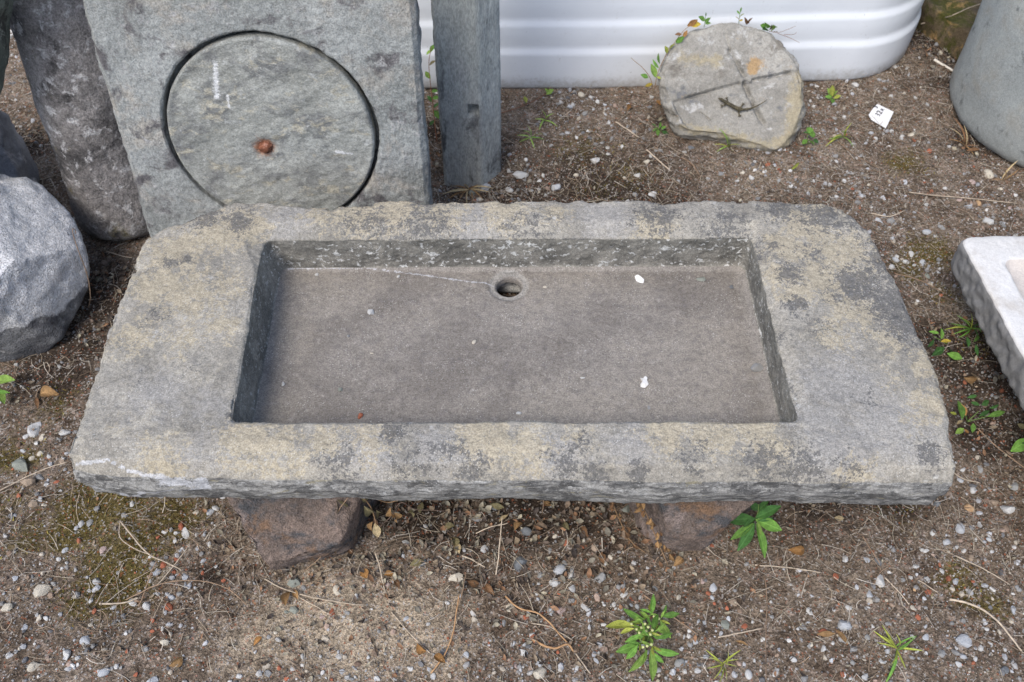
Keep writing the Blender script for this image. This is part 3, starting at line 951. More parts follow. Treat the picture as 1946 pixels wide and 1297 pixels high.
prof = [(-.02, -.01), (-.004, .004), (0.0, .012), (0.001, .05)]
for k, zr in enumerate((.112, .190, .270, .350, .430)):
    prof += [(a - .005 * k, b_) for a, b_ in rib(zr)]
    prof += [(-.003 - .005 * k, zr + .04), (-.0025 - .005 * k, zr + .06)]
prof += [(-.03, .60), (-.035, .68), (-.05, .71), (-.08, .72)]
rs = [tub(a, z) for a, z in prof]
V, F = loft(rs, (None, rs[-1].mean(0)))
gr = sstep(.06, .0, V[:, 2]) * 0.72 + 0.12
V, b = rebase(V, (V[:, 0].mean(), V[:, 1].mean(), 0))
Nn = normals(V, F)
if Nn[3 * len(rs[0]) + 60][1] > 0: F = [f[:, ::-1] for f in F]
tag(link('white_container', np_mesh('white_container', V, F, True, {'grime': gr}), WHITEM, loc=b), 'white ribbed plastic container with rounded corner standing behind the stones', 'container')

# ------------------------------------------------------------------ round stone with a carved cross, leaning on the container
RP0 = np.array((0, 1.774, 0.0))
RT_ = np.array((0, 0.70, 0.714)); RN_ = np.array((0, -0.714, 0.70))
rp_ = lambda u, v, off=0.0: on_plane(u, v, RP0 + RN_ * off, RN_)
OUT = [(1256, 165), (1257, 140), (1264, 112), (1276, 90), (1296, 70), (1322, 56), (1350, 48), (1380, 44), (1412, 46), (1444, 53), (1474, 68), (1500, 88), (1519, 112), (1531, 140), (1537, 172), (1537, 205), (1531, 232), (1521, 255), (1506, 276),
       (1487, 294), (1475, 297), (1455, 291), (1425, 283), (1398, 273), (1368, 266), (1335, 262), (1304, 258), (1288, 248), (1277, 228), (1266, 200)]
of = resample(spline(np.array([rp_(u, v) for u, v in OUT + OUT[:1]]), 700), 480, True)
rcn = rp_(1398, 165)
br = lambda ring, s, off: rcn + (ring - rcn) * s + RN_ * off
lower = sstep(0.05, -0.12, (of - rcn) @ RT_)
rightw = sstep(0.02, 0.16, (of - rcn)[:, 0]) * .8
bev = np.maximum(lower, rightw)[:, None]
r_back = br(of, 0.82, -0.10)
r_back2 = br(of, 0.95, -0.075)
r_side = of - RN_ * (0.018 + 0.022 * bev)
r_f1 = rcn + (of - rcn) * (0.985 - 0.02 * bev) - RN_ * (0.006 + 0.012 * bev)
r_f2 = rcn + (of - rcn) * (0.955 - 0.075 * bev) + RN_ * 0.0
r_c = rcn + (of - rcn) * 0.02
rs = between(br(of, 0.1, -.10), r_back, 5) + between(r_back, r_back2, 5) + between(r_back2, r_side, 10) + between(r_side, r_f1, 6) + between(r_f1, r_f2, 8) + between(r_f2, r_c, 130)
V, F = loft(rs, (rcn - RN_ * .1, rcn))
Nn = normals(V, F)
if Nn[-1] @ RN_ < 0:
    F = [f[:, ::-1] for f in F]; Nn = -Nn
onf = (Nn @ RN_ > 0.75) * 1.0
d = 0.0035 * fbm(V, 10, 4, 101) + 0.0012 * fbm(V, 50, 3, 102) + (1 - onf) * 0.006 * fbm(V * np.array((.6, 1, 2)), 22, 3, 104)
GRV = [((1306, 186), (1405, 159), .0038, .010), ((1432, 152), (1502, 138), .0038, .011), ((1388, 96), (1414, 144), .0048, .013), ((1416, 158), (1450, 234), .0055, .017), ((1378, 66), (1390, 100), .003, .004), ((1332, 214), (1350, 228), .002, .004)]
gdist = np.zeros(len(V))
gattr = np.zeros(len(V))
for a, b_, w, dep in GRV:
    s_ = seg3(V, rp_(*a), rp_(*b_))
    gdist = np.maximum(gdist, dep * np.exp(-(s_ / w) ** 2))
# the field under the arm of the cross lies a little deeper than the field above it
la, lb = rp_(1306, 186), rp_(1502, 138)
u_ = (lb - la) / np.linalg.norm(lb - la)
side_ = (V - la) @ np.cross(RN_, u_)
d = d - onf * 0.006 * sstep(0.004, -0.004, side_) * sstep(-0.10, -0.05, side_)
V = V + Nn * d[:, None] - RN_ * (gdist * onf * np.clip(.95 + .6 * fbm(V, 38, 3, 144), .5, 1.4))[:, None]
rust_ = np.exp(-(np.linalg.norm(V - rp_(1437, 120), axis=1) / 0.020) ** 2) + 0.8 * np.exp(-(np.linalg.norm(V - rp_(1430, 135), axis=1) / 0.014) ** 2)
tan_ = np.clip(1 - (seg3(V, rp_(1525, 150), rp_(1500, 270)) / 0.05), 0, 1) + np.clip(1 - (seg3(V, rp_(1300, 245), rp_(1480, 280)) / 0.035), 0, 1) + 0.8 * np.clip(1 - seg3(V, rp_(1300, 110), rp_(1360, 120)) / .04, 0, 1)
CROSSM = rock_mat('pale_weathered_stone', (0.25, 0.24, 0.215), (0.39, 0.375, 0.34), [((0.20, 0.185, 0.16), 14, 0.58, 0.07), ((0.46, 0.455, 0.44), 26, 0.60, 0.05), ((0.17, 0.175, 0.18), 20, 0.63, 0.05)], 0.22, 7, 0.7, 0.004, 70, 0.9, None, 330, None,
                  [('tan', (0.36, 0.315, 0.22), 24, 1.2), ('rust', (0.40, 0.27, 0.14), 34, 1.3)])
V, b = rebase(V, (rcn[0], 1.80, V[:, 2].min()))
tag(link('round_stone', np_mesh('round_stone', V, F, True, {'rust': rust_, 'tan': np.clip(tan_, 0, 1) * .95}), CROSSM, loc=b),
    'pale round stone with a carved cross leaning on the white container', 'carved stone')

# ------------------------------------------------------------------ lizard on the round stone
LZ = lambda u, v, h: rp_(u, v) + RN_ * h
spine = [(1364, 187.5, .0045, .0012), (1367, 188.5, .005, .0032), (1371, 190.5, .0055, .0045), (1375, 193, .005, .0036), (1379, 195.5, .005, .0042), (1385, 199, .005, .0052), (1392, 203, .005, .0056), (1399, 206.5, .005, .0052), (1405, 208.5, .0045, .0042),
         (1410, 209, .004, .0036), (1418, 208.5, .0035, .0030), (1427, 206.5, .0035, .0024), (1437, 202.5, .004, .0018), (1447, 197, .006, .0013), (1457, 190, .007, .0006)]
lv, le, lr = [], [], []
for u, v, h, r_ in spine:
    lv.append(LZ(u, v, h)); lr.append(r_)
le = [(i, i + 1) for i in range(len(spine) - 1)]


def leg(root, pts):
    prev = root
    for u, v, h, r_ in pts:
        lv.append(LZ(u, v, h)); lr.append(r_); le.append((prev, len(lv) - 1)); prev = len(lv) - 1
    foot = pts[-1]
    dx = foot[0] - pts[-2][0]; dy = foot[1] - pts[-2][1]
    L_ = math.hypot(dx, dy); a0 = math.atan2(dy, dx)
    for da in (-.8, -.25, .3, .85):
        lv.append(LZ(foot[0] + 4.5 * math.cos(a0 + da), foot[1] + 4.5 * math.sin(a0 + da), .0012)); lr.append(.0006); le.append((prev, len(lv) - 1))


leg(4, [(1378, 200, .003, .0017), (1373, 201.5, .0015, .0011)])
leg(4, [(1383, 193, .003, .0017), (1381, 188.5, .0015, .0011)])
leg(8, [(1403, 214, .003, .0019), (1405, 219, .0015, .0012)])
leg(8, [(1408, 203, .003, .0019), (1411, 199.5, .0015, .0012)])
K = 100.0
b = rp_(1392, 203)
lme = bpy.data.meshes.new('lizard_cage')
lme.from_pydata([tuple((p - b) * K) for p in lv], le, [])
lo = bpy.data.objects.new('lizard_cage', lme)
COL.objects.link(lo)
sk = lo.modifiers.new('skin', 'SKIN')
for i, r_ in enumerate(lr):
    lme.skin_vertices[0].data[i].radius = (r_ * K, r_ * K * .85)
lme.skin_vertices[0].data[6].use_root = True
sk.use_smooth_shade = True
sb_ = lo.modifiers.new('sub', 'SUBSURF'); sb_.levels = 2; sb_.render_levels = 2
dg = bpy.context.evaluated_depsgraph_get()
lizm = bpy.data.meshes.new_from_object(lo.evaluated_get(dg))
bpy.data.objects.remove(lo)
lizm.transform(Matrix.Scale(1 / K, 4))
lizm.name = 'lizard'
LIZM = rock_mat('lizard_skin', (0.055, 0.048, 0.030), (0.125, 0.105, 0.062), [((0.02, 0.017, 0.012), 260, 0.56, 0.05)], 0.35, 120, 0.4, 0.0006, 500, 0.6, None, 700)
lizm.materials.clear(); lizm.materials.append(LIZM)
liz = link('lizard', lizm, None, loc=b)
tag(liz, 'small brown lizard with long thin tail resting on the carved round stone', 'lizard')
EYE = plain_mat('lizard_eye', (0.01, 0.01, 0.01), 0.15, 0, 60, .6)
for dv in (-1.7, 1.9):
    V, F = ICO[1]
    link('eye', np_mesh('eye', V * .0011 + (LZ(1369.5 - dv * .5, 189.8 + dv, .0068) - b), F), EYE, liz)

# ------------------------------------------------------------------ pale marble trough at the right edge
MARB = rock_mat('white_marble', (0.56, 0.55, 0.53), (0.68, 0.67, 0.655), [((0.50, 0.47, 0.43), 8, 0.60, 0.1)], 0.10, 4, 0.4, 0.003, 50, 0.75, None, 330, None, [('rough', (0.20, 0.20, 0.20), 40, 0.3), ('inn', (0.55, 0.50, 0.455), 12, .5)])
mz, mb = 0.185, 0.10
A = at(1822, 447, mz); B = at(1946, 437, mz); Cc = at(1948, 684, mz)
xl_, xl2 = A[0], Cc[0]
yr, yf = A[1], 0.62
slope = (xl2 - xl_) / (Cc[1] - A[1])


def mring(d, z, r_=.02):
    cs = [np.array((xl_ + slope * (yf - yr) + d, yf + d, z)), np.array((1.75 - d, yf + d, z)), np.array((1.75 - d, yr + .01 - d, z)), np.array((xl_ + d, yr - d, z))]
    return rounded_rect(cs, r_)


mr = between(mring(.012, mb), mring(0.002, mb + .012), 3) + between(mring(.002, mb + .012), mring(0, mz - .010), 12) + between(mring(0, mz - .01), mring(.004, mz - .002), 3) + between(mring(.004, mz - .002), mring(.011, mz), 3)
nt_ = len(mr)
inl = at(1896, 473, mz)[0] - xl_
mr += between(mring(.011, mz), mring(inl - .004, mz), 12) + between(mring(inl - .004, mz), mring(inl, mz - .003), 2) + between(mring(inl, mz - .003), mring(inl + .012, mz - .018), 5) + between(mring(inl + .012, mz - .018), mring(inl + .10, mz - .02), 6)
V, F = loft(mr, (mring(.1, mb).mean(0), mring(.1, mz - .02).mean(0)))
Nn = normals(V, F)
k_ = np.concatenate([np.repeat(np.arange(len(mr)), sum(NS)), [0, len(mr)]])
if Nn[np.where(k_ == nt_ + 5)[0][0]][2] < 0:
    F = [f[:, ::-1] for f in F]; Nn = -Nn
sd_ = (k_ < nt_ - 5) * 1.0
V = V + Nn * (0.002 * fbm(V, 14, 3, 111) + sd_ * 0.004 * fbm(V, 45, 3, 112) + 0.0006 * fbm(V, 90, 2, 113))[:, None]
V, b = rebase(V, (1.34, .97, mb))
tag(link('marble_trough', np_mesh('marble_trough', V, F, True, {'rough': sd_ * 1.3, 'inn': (k_ > nt_ + 12) * .9}), MARB, loc=b), 'low white marble trough with shallow basin at the right edge', 'stone trough')
for x, y, nm_ in ((1.12, 1.18, 'rear left'), (1.15, .78, 'front left'), (1.6, 1.18, 'rear right'), (1.6, .78, 'front right')):
    rock('support_block', 'rough %s block hidden under the white marble trough' % nm_, 'support stone', (x, y, .05), (.07, .07, .056), BROWNROCK, [((0, 0, 1), .9)], 4, .3, 3, .05, .02, 41, 'blocks under the marble trough')

# ------------------------------------------------------------------ mossy slab behind, top right
MSL = rock_mat('mossy_brown_stone', (0.10, 0.075, 0.045), (0.20, 0.155, 0.10), [((0.075, 0.075, 0.018), 14, 0.50, 0.07), ((0.30, 0.20, 0.085), 18, 0.6, 0.05)], 0.35, 9, 0.9, 0.006, 50)
mq = [at(u, v, .085) for u, v in [(1752, -4), (1772, 14), (1806, 42), (1835, 60), (1860, 78), (1890, 66), (1935, 20), (1960, -40), (1900, -110), (1800, -90), (1745, -40)]]
ro = resample(np.array(mq), 120, True)
cm = ro.mean(0)
lo_ = ro.copy(); lo_[:, 2] = -.01
e_ = lambda s, dz: cm + (ro - cm) * s + np.array((0, 0, dz))
rs = between(lo_, e_(1.0, -.012), 6) + between(e_(1.0, -.012), e_(.985, 0), 3) + between(e_(.985, 0), e_(.02, .006), 26)
V, F = loft(rs, (None, cm + np.array((0, 0, .006))))
Nn = normals(V, F)
if Nn[-1][2] < 0:
    F = [f[:, ::-1] for f in F]; Nn = -Nn
V = V + Nn * (0.006 * fbm(V, 9, 4, 121) + .003 * fbm(V, 40, 3, 122))[:, None]
V, b = rebase(V, (cm[0], cm[1], V[:, 2].min()))
tag(link('mossy_slab', np_mesh('mossy_slab', V, F), MSL, loc=b), 'flat moss grown brown stone lying between the white container and the broad column', 'stone slab')

# ------------------------------------------------------------------ price tag on the soil
TAGM = plain_mat('white_card', (0.78, 0.78, 0.79), 0.5, 0.03, 20, .4)
INK = plain_mat('black_ink', (0.05, 0.05, 0.055), 0.6, 0.0, 20)
WIRE = plain_mat('dark_wire', (0.03, 0.03, 0.03), 0.5, 0.0, 20)
zt = 0.012
tq = [at(u, v, z + gz(at(1675, 220))) for u, v, z in [(1668, 197, .02), (1699, 212, .016), (1684, 243, .007), (1655, 229, .007), (1650, 220, .009), (1661, 204, .017)]]
tq = np.array(tq)
tc_ = tq.mean(0)
ex = (tq[5] - tq[4]); ex /= np.linalg.norm(ex)                 # reading direction: up along the left edge
nz = np.cross(tq[2] - tq[1], tq[0] - tq[1]); nz /= np.linalg.norm(nz)
if nz[2] < 0: nz = -nz
ey = np.cross(nz, ex)
fl = lambda P: P - np.outer((P - tc_) @ nz, nz)
tq = fl(tq)
rs = [tq - nz * .0012, tq, tc_ + (tq - tc_) * .985 + nz * .0003]
V, F = loft(rs, (tc_ - nz * .0012, tc_ + nz * .0003))
if normals(V, F)[-1] @ nz < 0: F = [f[:, ::-1] for f in F]
tagb = tc_.copy()
ptag = link('price_tag', np_mesh('price_tag', V - tagb, F, False), TAGM, loc=tagb)
tag(ptag, 'small white card tag with handwritten black number lying on the soil', 'price tag')


def letters(txt, org, size, right, up, mat, parent, pb, name='lettering'):
    cu = bpy.data.curves.new('txt', 'FONT')
    cu.body = txt; cu.size = size; cu.align_x = 'CENTER'; cu.align_y = 'CENTER'; cu.extrude = 0.0001; cu.offset = size * .012
    to = bpy.data.objects.new('txt', cu); COL.objects.link(to)
    dg = bpy.context.evaluated_depsgraph_get(); dg.update()
    me = bpy.data.meshes.new_from_object(to.evaluated_get(dg))
    bpy.data.objects.remove(to)
    nrm = np.cross(right, up)
    M = Matrix(((right[0], up[0], nrm[0], org[0] - pb[0]), (right[1], up[1], nrm[1], org[1] - pb[1]), (right[2], up[2], nrm[2], org[2] - pb[2]), (0, 0, 0, 1)))
    me.transform(M); me.name = name
    me.materials.clear(); me.materials.append(mat)
    return link(name, me, None, parent)


letters('032', tc_ - ex * .004 + nz * .0009, .020, ex, ey, INK, ptag, tagb)
letters('R', tc_ + ex * .0175 - ey * .002 + nz * .0009, .012, ex, ey, INK, ptag, tagb)
w0 = tc_ + (tq[5] - tc_) * 1.05
wp = spline([w0 - nz * .002, w0 + nz * .002, tc_ + (tq[0] - tc_) * .45 + (tq[5] - tc_) * .25 + nz * .003, tc_ + (tq[0] - tc_) * .42 + (tq[5] - tc_) * .22 - nz * .001], 10)
V, F = tube(wp - tagb, .0011, 5)
link('wire', np_mesh('wire', V, F), WIRE, ptag)

# ------------------------------------------------------------------ pebbles one could pick up, each a thing of its own
PCOL = {
    'w': ('white', (0.55, 0.545, 0.53)), 'b': ('pale bluish grey', (0.44, 0.455, 0.475)), 'g': ('grey', (0.30, 0.30, 0.295)), 's': ('dark slate', (0.17, 0.18, 0.19)),
    'c': ('cream', (0.56, 0.51, 0.42)), 't': ('tan', (0.36, 0.28, 0.21)), 'r': ('brick red', (0.37, 0.13, 0.075)), 'o': ('ochre', (0.50, 0.33, 0.19)), 'p': ('pinkish', (0.44, 0.34, 0.31)), 'n': ('greenish grey', (0.26, 0.275, 0.24))}
PM = {k: rock_mat('pebble_' + v[0].replace(' ', '_'), tuple(x * .86 for x in v[1]), tuple(min(.8, x * 1.1) for x in v[1]), [(tuple(x * .6 for x in v[1]), 90, .62, .06)], .14, 60, .5, .0012, 220, .85, None, 900) for k, v in PCOL.items()}
PSHAPE = []
rs_ = np.random.default_rng(5)
for k in range(10):
    V, F = ICO[2]
    V = V.copy()
    ang_ = k >= 2
    for q in range(11 if ang_ else 5):
        nn = rs_.normal(size=3); nn /= np.linalg.norm(nn)
        dd = rs_.uniform(.42, .72) if ang_ else rs_.uniform(.78, .92)
        s_ = V @ nn - dd
        V = np.where((s_ > 0)[:, None], V - nn * s_[:, None], V)
    V = V * np.array((1, rs_.uniform(.62, .85), rs_.uniform(.5, .72)))
    V = V + normals(V, F) * (0.07 * fbm(V, 2.2, 2, 200 + k))[:, None]
    V = V / np.abs(V[:, 0]).max()
    PSHAPE.append((V, F, not ang_))
PMESH = {}


def pebble_mesh(k, c):
    if (k, c) not in PMESH:
        V, F, sm = PSHAPE[k]
        me = np_mesh('pebble', V, F, sm)
        me.materials.append(PM[c])
        PMESH[(k, c)] = me
    return PMESH[(k, c)]


PEB = '''985,333,36,w 968,360,18,w 1056,355,20,b 1032,335,8,w 1130,305,19,w 1155,292,10,w 1212,332,15,w 1187,338,12,c 1240,368,17,w 1208,370,15,g 1216,347,11,g 1144,270,12,g 1155,280,10,w 1182,278,10,w 1158,232,12,w
1105,180,17,c 1065,195,18,g 1083,203,14,b 1112,216,13,g 1313,280,17,s 1255,285,10,g 1246,287,9,g 1228,307,14,c 1056,308,10,c 1095,332,11,c 1434,325,8,w 1453,327,9,w 1473,313,10,b 1118,250,8,w 1095,262,8,w 1000,305,9,w 1300,290,8,w
1290,345,8,w 1345,340,9,w 1370,330,10,g 1400,345,8,w 1410,330,9,c 1428,337,12,w 1480,345,9,g 1136,195,9,w 1150,200,8,b 1025,345,9,w 1044,350,8,r 1010,362,10,g 923,358,20,b 898,365,16,n 912,378,12,c 885,375,10,w
1700,126,13,w 1626,162,17,w 1553,162,12,w 1562,185,10,b 1694,182,13,w 1682,153,12,b 1788,99,13,c 1815,105,14,g 1750,165,10,c 1740,187,9,w 1605,223,13,w 1762,200,9,g 1768,223,12,w 1655,252,12,b 1665,262,10,w 1735,255,20,c 1715,258,11,w
1768,287,13,r 1779,298,10,w 1880,330,28,c 1636,296,11,g 1614,328,14,w 1720,350,9,b 1823,380,15,p 1840,392,14,b 1860,385,15,o 1878,420,23,w 1906,426,20,g 1670,418,21,b 1693,420,17,g 1790,430,17,g 1762,440,19,b 1778,448,12,w 1720,345,8,b
1733,481,17,w 1703,493,16,b 1720,496,15,w 1695,507,14,w 1755,498,13,b 1783,519,8,w 1763,524,16,n 1743,573,8,w 1850,346,14,p 1590,306,10,w 1690,345,9,c 1700,368,8,w 1652,350,10,c 1760,390,9,w 1675,375,10,g 1640,372,12,b 1605,345,9,w 1567,350,9,g
1502,325,8,w 1530,320,10,g 1506,355,8,w 1590,375,9,w 1620,360,8,r 1585,400,9,w 1655,395,8,w 1737,415,8,g 1920,395,12,p 1930,372,9,w 1900,360,8,c 1885,372,9,g 1690,220,8,w
1830,892,15,w 1865,890,19,g 1826,912,17,b 1850,930,17,w 1927,925,24,g 1914,967,26,w 1890,955,20,t 1841,963,21,o 1782,957,19,s 1826,1006,23,b 1773,1012,14,w 1799,1030,17,b 1761,1047,15,w 1607,1063,17,w 1647,1063,13,b 1670,1066,20,s
1674,1104,21,w 1653,1130,20,b 1613,1154,14,w 1586,1157,10,w 1651,1154,11,w 1602,1188,28,b 1578,1178,13,w 1625,1188,15,t 1567,1200,17,r 1746,1172,12,r 1760,1190,15,b 1760,1210,14,b 1831,1219,30,b 1565,1233,13,w 1876,1195,10,w
1927,1158,20,b 1909,1275,26,s 1645,1288,20,w 1678,1258,14,w 1603,1281,13,r 1617,1289,11,w 1790,1243,18,g 1830,1247,16,b 1855,1252,13,w 1823,1262,13,w 1805,1230,12,g 1888,1122,8,w 1848,1106,8,r 1818,1105,14,b 1775,1107,7,w 1761,1125,8,r
1738,1122,7,o 1717,1102,11,g 1736,1155,16,c 1737,1078,7,w 1885,1050,9,w 1870,1180,9,w 1900,1030,13,g 1880,1025,10,b 1846,1060,16,t 1938,1120,12,g 1580,1255,9,b 1650,1212,13,g 1622,1260,10,g 1690,1185,14,g 1660,1190,10,w 1923,1180,14,c
921,1044,19,w 1063,1083,28,b 1053,1108,21,w 1073,1070,14,g 1088,1118,19,w 1140,1098,25,g 1026,1093,13,g 1023,1110,9,w 972,1155,21,c 1047,1160,20,b 1065,1160,24,p 1113,1155,27,w 900,1165,18,w 1005,1165,13,b 998,1172,14,r 868,1098,34,c
990,1068,36,s 1076,1030,17,r 1100,1020,15,g 1108,1027,12,c 1000,1010,23,s 1185,1130,19,w 1167,1148,11,w 1179,1157,10,w 1200,1137,13,r 1216,1135,10,w 1199,1149,10,b 1211,1152,11,w 1245,1118,13,g 1209,1105,9,w 1336,1105,15,p
975,1223,13,w 993,1238,23,w 998,1225,13,b 1026,1262,17,b 1024,1280,30,c 1133,1256,15,b 1097,1268,12,w 1174,1210,16,o 1256,1213,15,b 1294,1235,9,w 1292,1260,23,g 1341,1247,15,b 1251,1273,17,w 1327,1275,14,w 1188,1285,10,w 887,1245,14,b
958,1183,15,g 930,1223,8,r 980,1265,12,p 1060,1240,8,r 1038,1244,12,w 1150,1232,16,g 1120,1180,8,w 1148,1150,8,w 1063,1128,8,r 1020,1130,9,w 1086,1140,14,g 1195,1180,9,b 1310,1200,8,w 1300,1160,8,b 1290,1135,11,c 1280,1080,8,w 1230,1080,8,w
1355,1116,17,b 1354,1135,11,b 1393,1145,15,t 1414,1190,14,r 1380,1186,20,n 1447,1162,8,w 1466,1173,9,g 1465,1145,7,w 1340,1182,11,b 1434,1255,13,w 1423,1281,21,w 1396,1282,17,b 1476,1278,22,w 1508,1253,15,w 1540,1225,16,g 1583,1222,10,w
1328,1180,10,b 1358,1148,7,r 1382,1157,9,r 1385,1177,9,b 1430,1183,9,w 1525,1192,13,g 1543,1225,11,c 1516,1196,8,w 1500,1218,9,w 1449,1217,9,w 1353,1037,11,r 1405,1100,10,g 1590,1096,14,r 1536,1160,9,w 1480,1235,8,b 1537,1182,11,b
66,817,28,w 122,822,26,w 47,829,16,w 80,830,18,c 77,860,14,c 92,867,13,w 60,870,13,c 43,855,14,b 40,887,30,n 53,915,26,t 75,906,20,g 87,920,15,w 105,915,13,r 114,932,10,w 118,875,17,t 82,959,16,c 63,955,19,t 250,958,15,w 236,978,17,g
153,996,18,w 170,994,15,g 123,1045,15,b 81,1122,33,c 182,1104,19,w 172,1141,11,w 27,1098,13,b 353,1011,28,w 344,1001,27,r 400,973,16,b 410,965,16,w 333,1026,14,w 373,1015,11,w 385,1066,17,b 309,1073,20,r 334,1062,14,r 329,1085,13,r
350,1095,16,b 352,1111,15,b 298,1088,18,b 290,1070,15,g 320,1153,21,r 250,1141,15,b 215,1154,14,b 170,1187,13,c 217,1183,14,s 161,1217,26,b 126,1245,18,w 64,1268,22,c 44,1192,20,b 87,1176,10,w 70,1170,8,w 15,1153,26,c 197,1278,24,b
128,1271,13,w 240,1237,12,r 290,1295,28,b 275,1233,17,g 312,1220,18,c 322,1187,14,b 455,1284,15,w 258,1283,10,r 277,1150,22,w 285,1105,8,w 300,1129,9,w 325,1135,15,b 178,1030,12,t 195,1046,16,p 96,883,9,w 70,843,9,w 28,1050,10,g
300,1022,10,r 312,1010,12,w 325,1008,10,g 342,1045,11,b 372,975,10,c 290,1180,9,r 290,1200,8,r 18,1245,16,w 30,1240,10,g 385,1090,9,r 425,1104,8,r 437,1295,10,w 350,1190,11,g 410,1078,9,w 240,1205,8,w 230,1270,9,g 148,1265,8,w 36,1120,9,o
508,1281,16,g 561,1105,30,n 577,1117,13,g 640,1120,24,c 631,1163,22,r 612,1172,16,p 600,1160,12,t 780,1270,16,w 815,1273,17,b 822,1285,14,w 717,1290,15,w 749,1290,12,w 887,1262,9,r 623,1193,12,b 613,1280,9,w 523,1203,10,c 560,1160,20,n
545,1163,14,n 485,1240,9,w 772,1175,14,b 660,1165,12,g 700,1250,9,w 650,1275,12,b 668,1290,11,g 545,1290,10,r 530,1270,9,r 690,1115,9,w 876,1130,12,b 850,1145,12,w 770,1030,20,g 766,1055,14,b 800,1070,26,s 735,1110,12,p 845,1010,10,g 830,1065,18,t
1190,968,22,n 1100,985,12,r 905,985,16,g 1120,960,10,r 940,965,16,s 980,975,14,g 1050,960,13,g 880,1040,14,c 1130,1040,15,t 1160,1060,10,c 1045,1045,13,g 1055,1018,12,c'''
LAND = [('left supporting rock', 570, 1020), ('right supporting rock', 1320, 990), ('broad leaved green weed', 1435, 1000), ('flowering green weed', 1230, 1215), ('yellowing spidery grass tuft', 1375, 1265), ('green grass tuft', 1708, 1230),
        ('curved pale twig', 1880, 1170), ('grey stone post', 898, 330), ('carved round stone', 1400, 170), ('white price tag', 1675, 220), ('broad grey column', 1890, 250), ('marble trough', 1880, 560), ('white topped boulder', 90, 560),
        ('front left trough corner', 150, 900), ('front right trough corner', 1800, 920), ('rear right trough corner', 1620, 410), ('bare sandy patch', 680, 1190), ('white container', 1150, 150), ('forked dry stalk', 270, 1040),
        ('bottom left picture corner', 60, 1290), ('bottom right picture corner', 1930, 1290), ('dead leaf litter', 940, 990), ('heap of dry stalks', 400, 1150), ('mossy slab', 1800, 60), ('orange dry stem', 850, 1210), ('brown seed stalk', 1240, 1000),
        ('yellow moss patch', 160, 1050), ('rear trough rim', 1300, 385)]


def where(u, v):
    d_ = [math.hypot(u - a, v - b_) for _, a, b_ in LAND]
    k_ = int(np.argmin(d_))
    nm, a, b_ = LAND[k_]
    du, dv = u - a, v - b_
    if abs(du) > abs(dv) * 1.3: w = 'left of' if du < 0 else 'right of'
    elif abs(dv) > abs(du) * 1.3: w = 'behind' if dv < 0 else 'in front of'
    else: w = ('behind and left of' if du < 0 else 'behind and right of') if dv < 0 else ('in front and left of' if du < 0 else 'in front and right of')
    return w + ' the ' + nm, d_[k_]


allp = []
for ln in PEB.split():
    u, v, s_, c_ = ln.split(',')
    allp.append((float(u), float(v), float(s_), c_))
allp = sorted(allp, key=lambda q: -q[2])
hand = [q for q in allp][:300]
loosep = allp[300:]
rp = random.Random(3)
labels = {}
todo = []
for u, v, s_, c_ in hand:
    k = rp.randrange(10)
    shp = 'rounded' if k < 2 else 'angular'
    sz = 'large' if s_ >= 26 else ('medium' if s_ >= 16 else 'small')
    w, dist = where(u, v)
    todo.append([u, v, s_, c_, k, f'{sz} {shp} {PCOL[c_][0]} pebble', w, dist])
groups = {}
for t in todo: groups.setdefault((t[5], t[6]), []).append(t)
for g_ in groups.values():
    g_.sort(key=lambda t: t[7])
    for i, t in enumerate(g_):
        if len(g_) == 1: t.append(f'{t[5]} {t[6]}')
        elif i == 0: t.append(f'{t[5]} {t[6]}, nearest to it')
        elif i == len(g_) - 1 and len(g_) > 1: t.append(f'{t[5]} {t[6]}, farthest from it')
        else: t.append(f'{t[5]} {t[6]}, ' + ('second', 'third', 'fourth', 'fifth', 'sixth', 'seventh')[min(i - 1, 5)] + ' nearest')


def seat(o, p, s, rot):
    o.matrix_world = Matrix.Translation(Vector(p)) @ rot.to_4x4() @ Matrix.Diagonal((*s, 1))


pebxy = []
for u, v, s_, c_, k, _, w, _, lab in todo:
    p = ground_at(u, v, .003)
    r_ = s_ * px_size(p) * .5
    o = bpy.data.objects.new('pebble', pebble_mesh(k, c_))
    COL.objects.link(o)
    rot = Matrix.Rotation(rp.uniform(0, 6.28), 3, 'Z') @ Matrix.Rotation(rp.gauss(0, .25), 3, 'X')
    hz = r_ * .62
    p = np.array((p[0], p[1], gz(p) + hz * rp.uniform(-.12, .34)))
    seat(o, p, (r_, r_ * rp.uniform(.85, 1.15), r_ * rp.uniform(.85, 1.1)), rot)
    tag(o, lab, 'pebble', 'pebbles scattered on the soil')
    pebxy.append((p[0], p[1], r_))

# ------------------------------------------------------------------ bits lying in the basin
SHELL = plain_mat('white_shell', (0.80, 0.79, 0.77), .5, .05, 200)


def chip(name, u, v, s_, c_, k, label, cat, group, flat=1.0, rz=0.0, mat=None):
    p = at(u, v, ZF + .001)
    r_ = s_ * px_size(p) * .62
    me = pebble_mesh(k, c_)
    o = bpy.data.objects.new(name, me)
    COL.objects.link(o)
    seat(o, (p[0], p[1], ZF + r_ * .42 * flat), (r_, r_ * .9, r_ * flat), Matrix.Rotation(rz, 3, 'Z'))
    tag(o, label, cat, group)


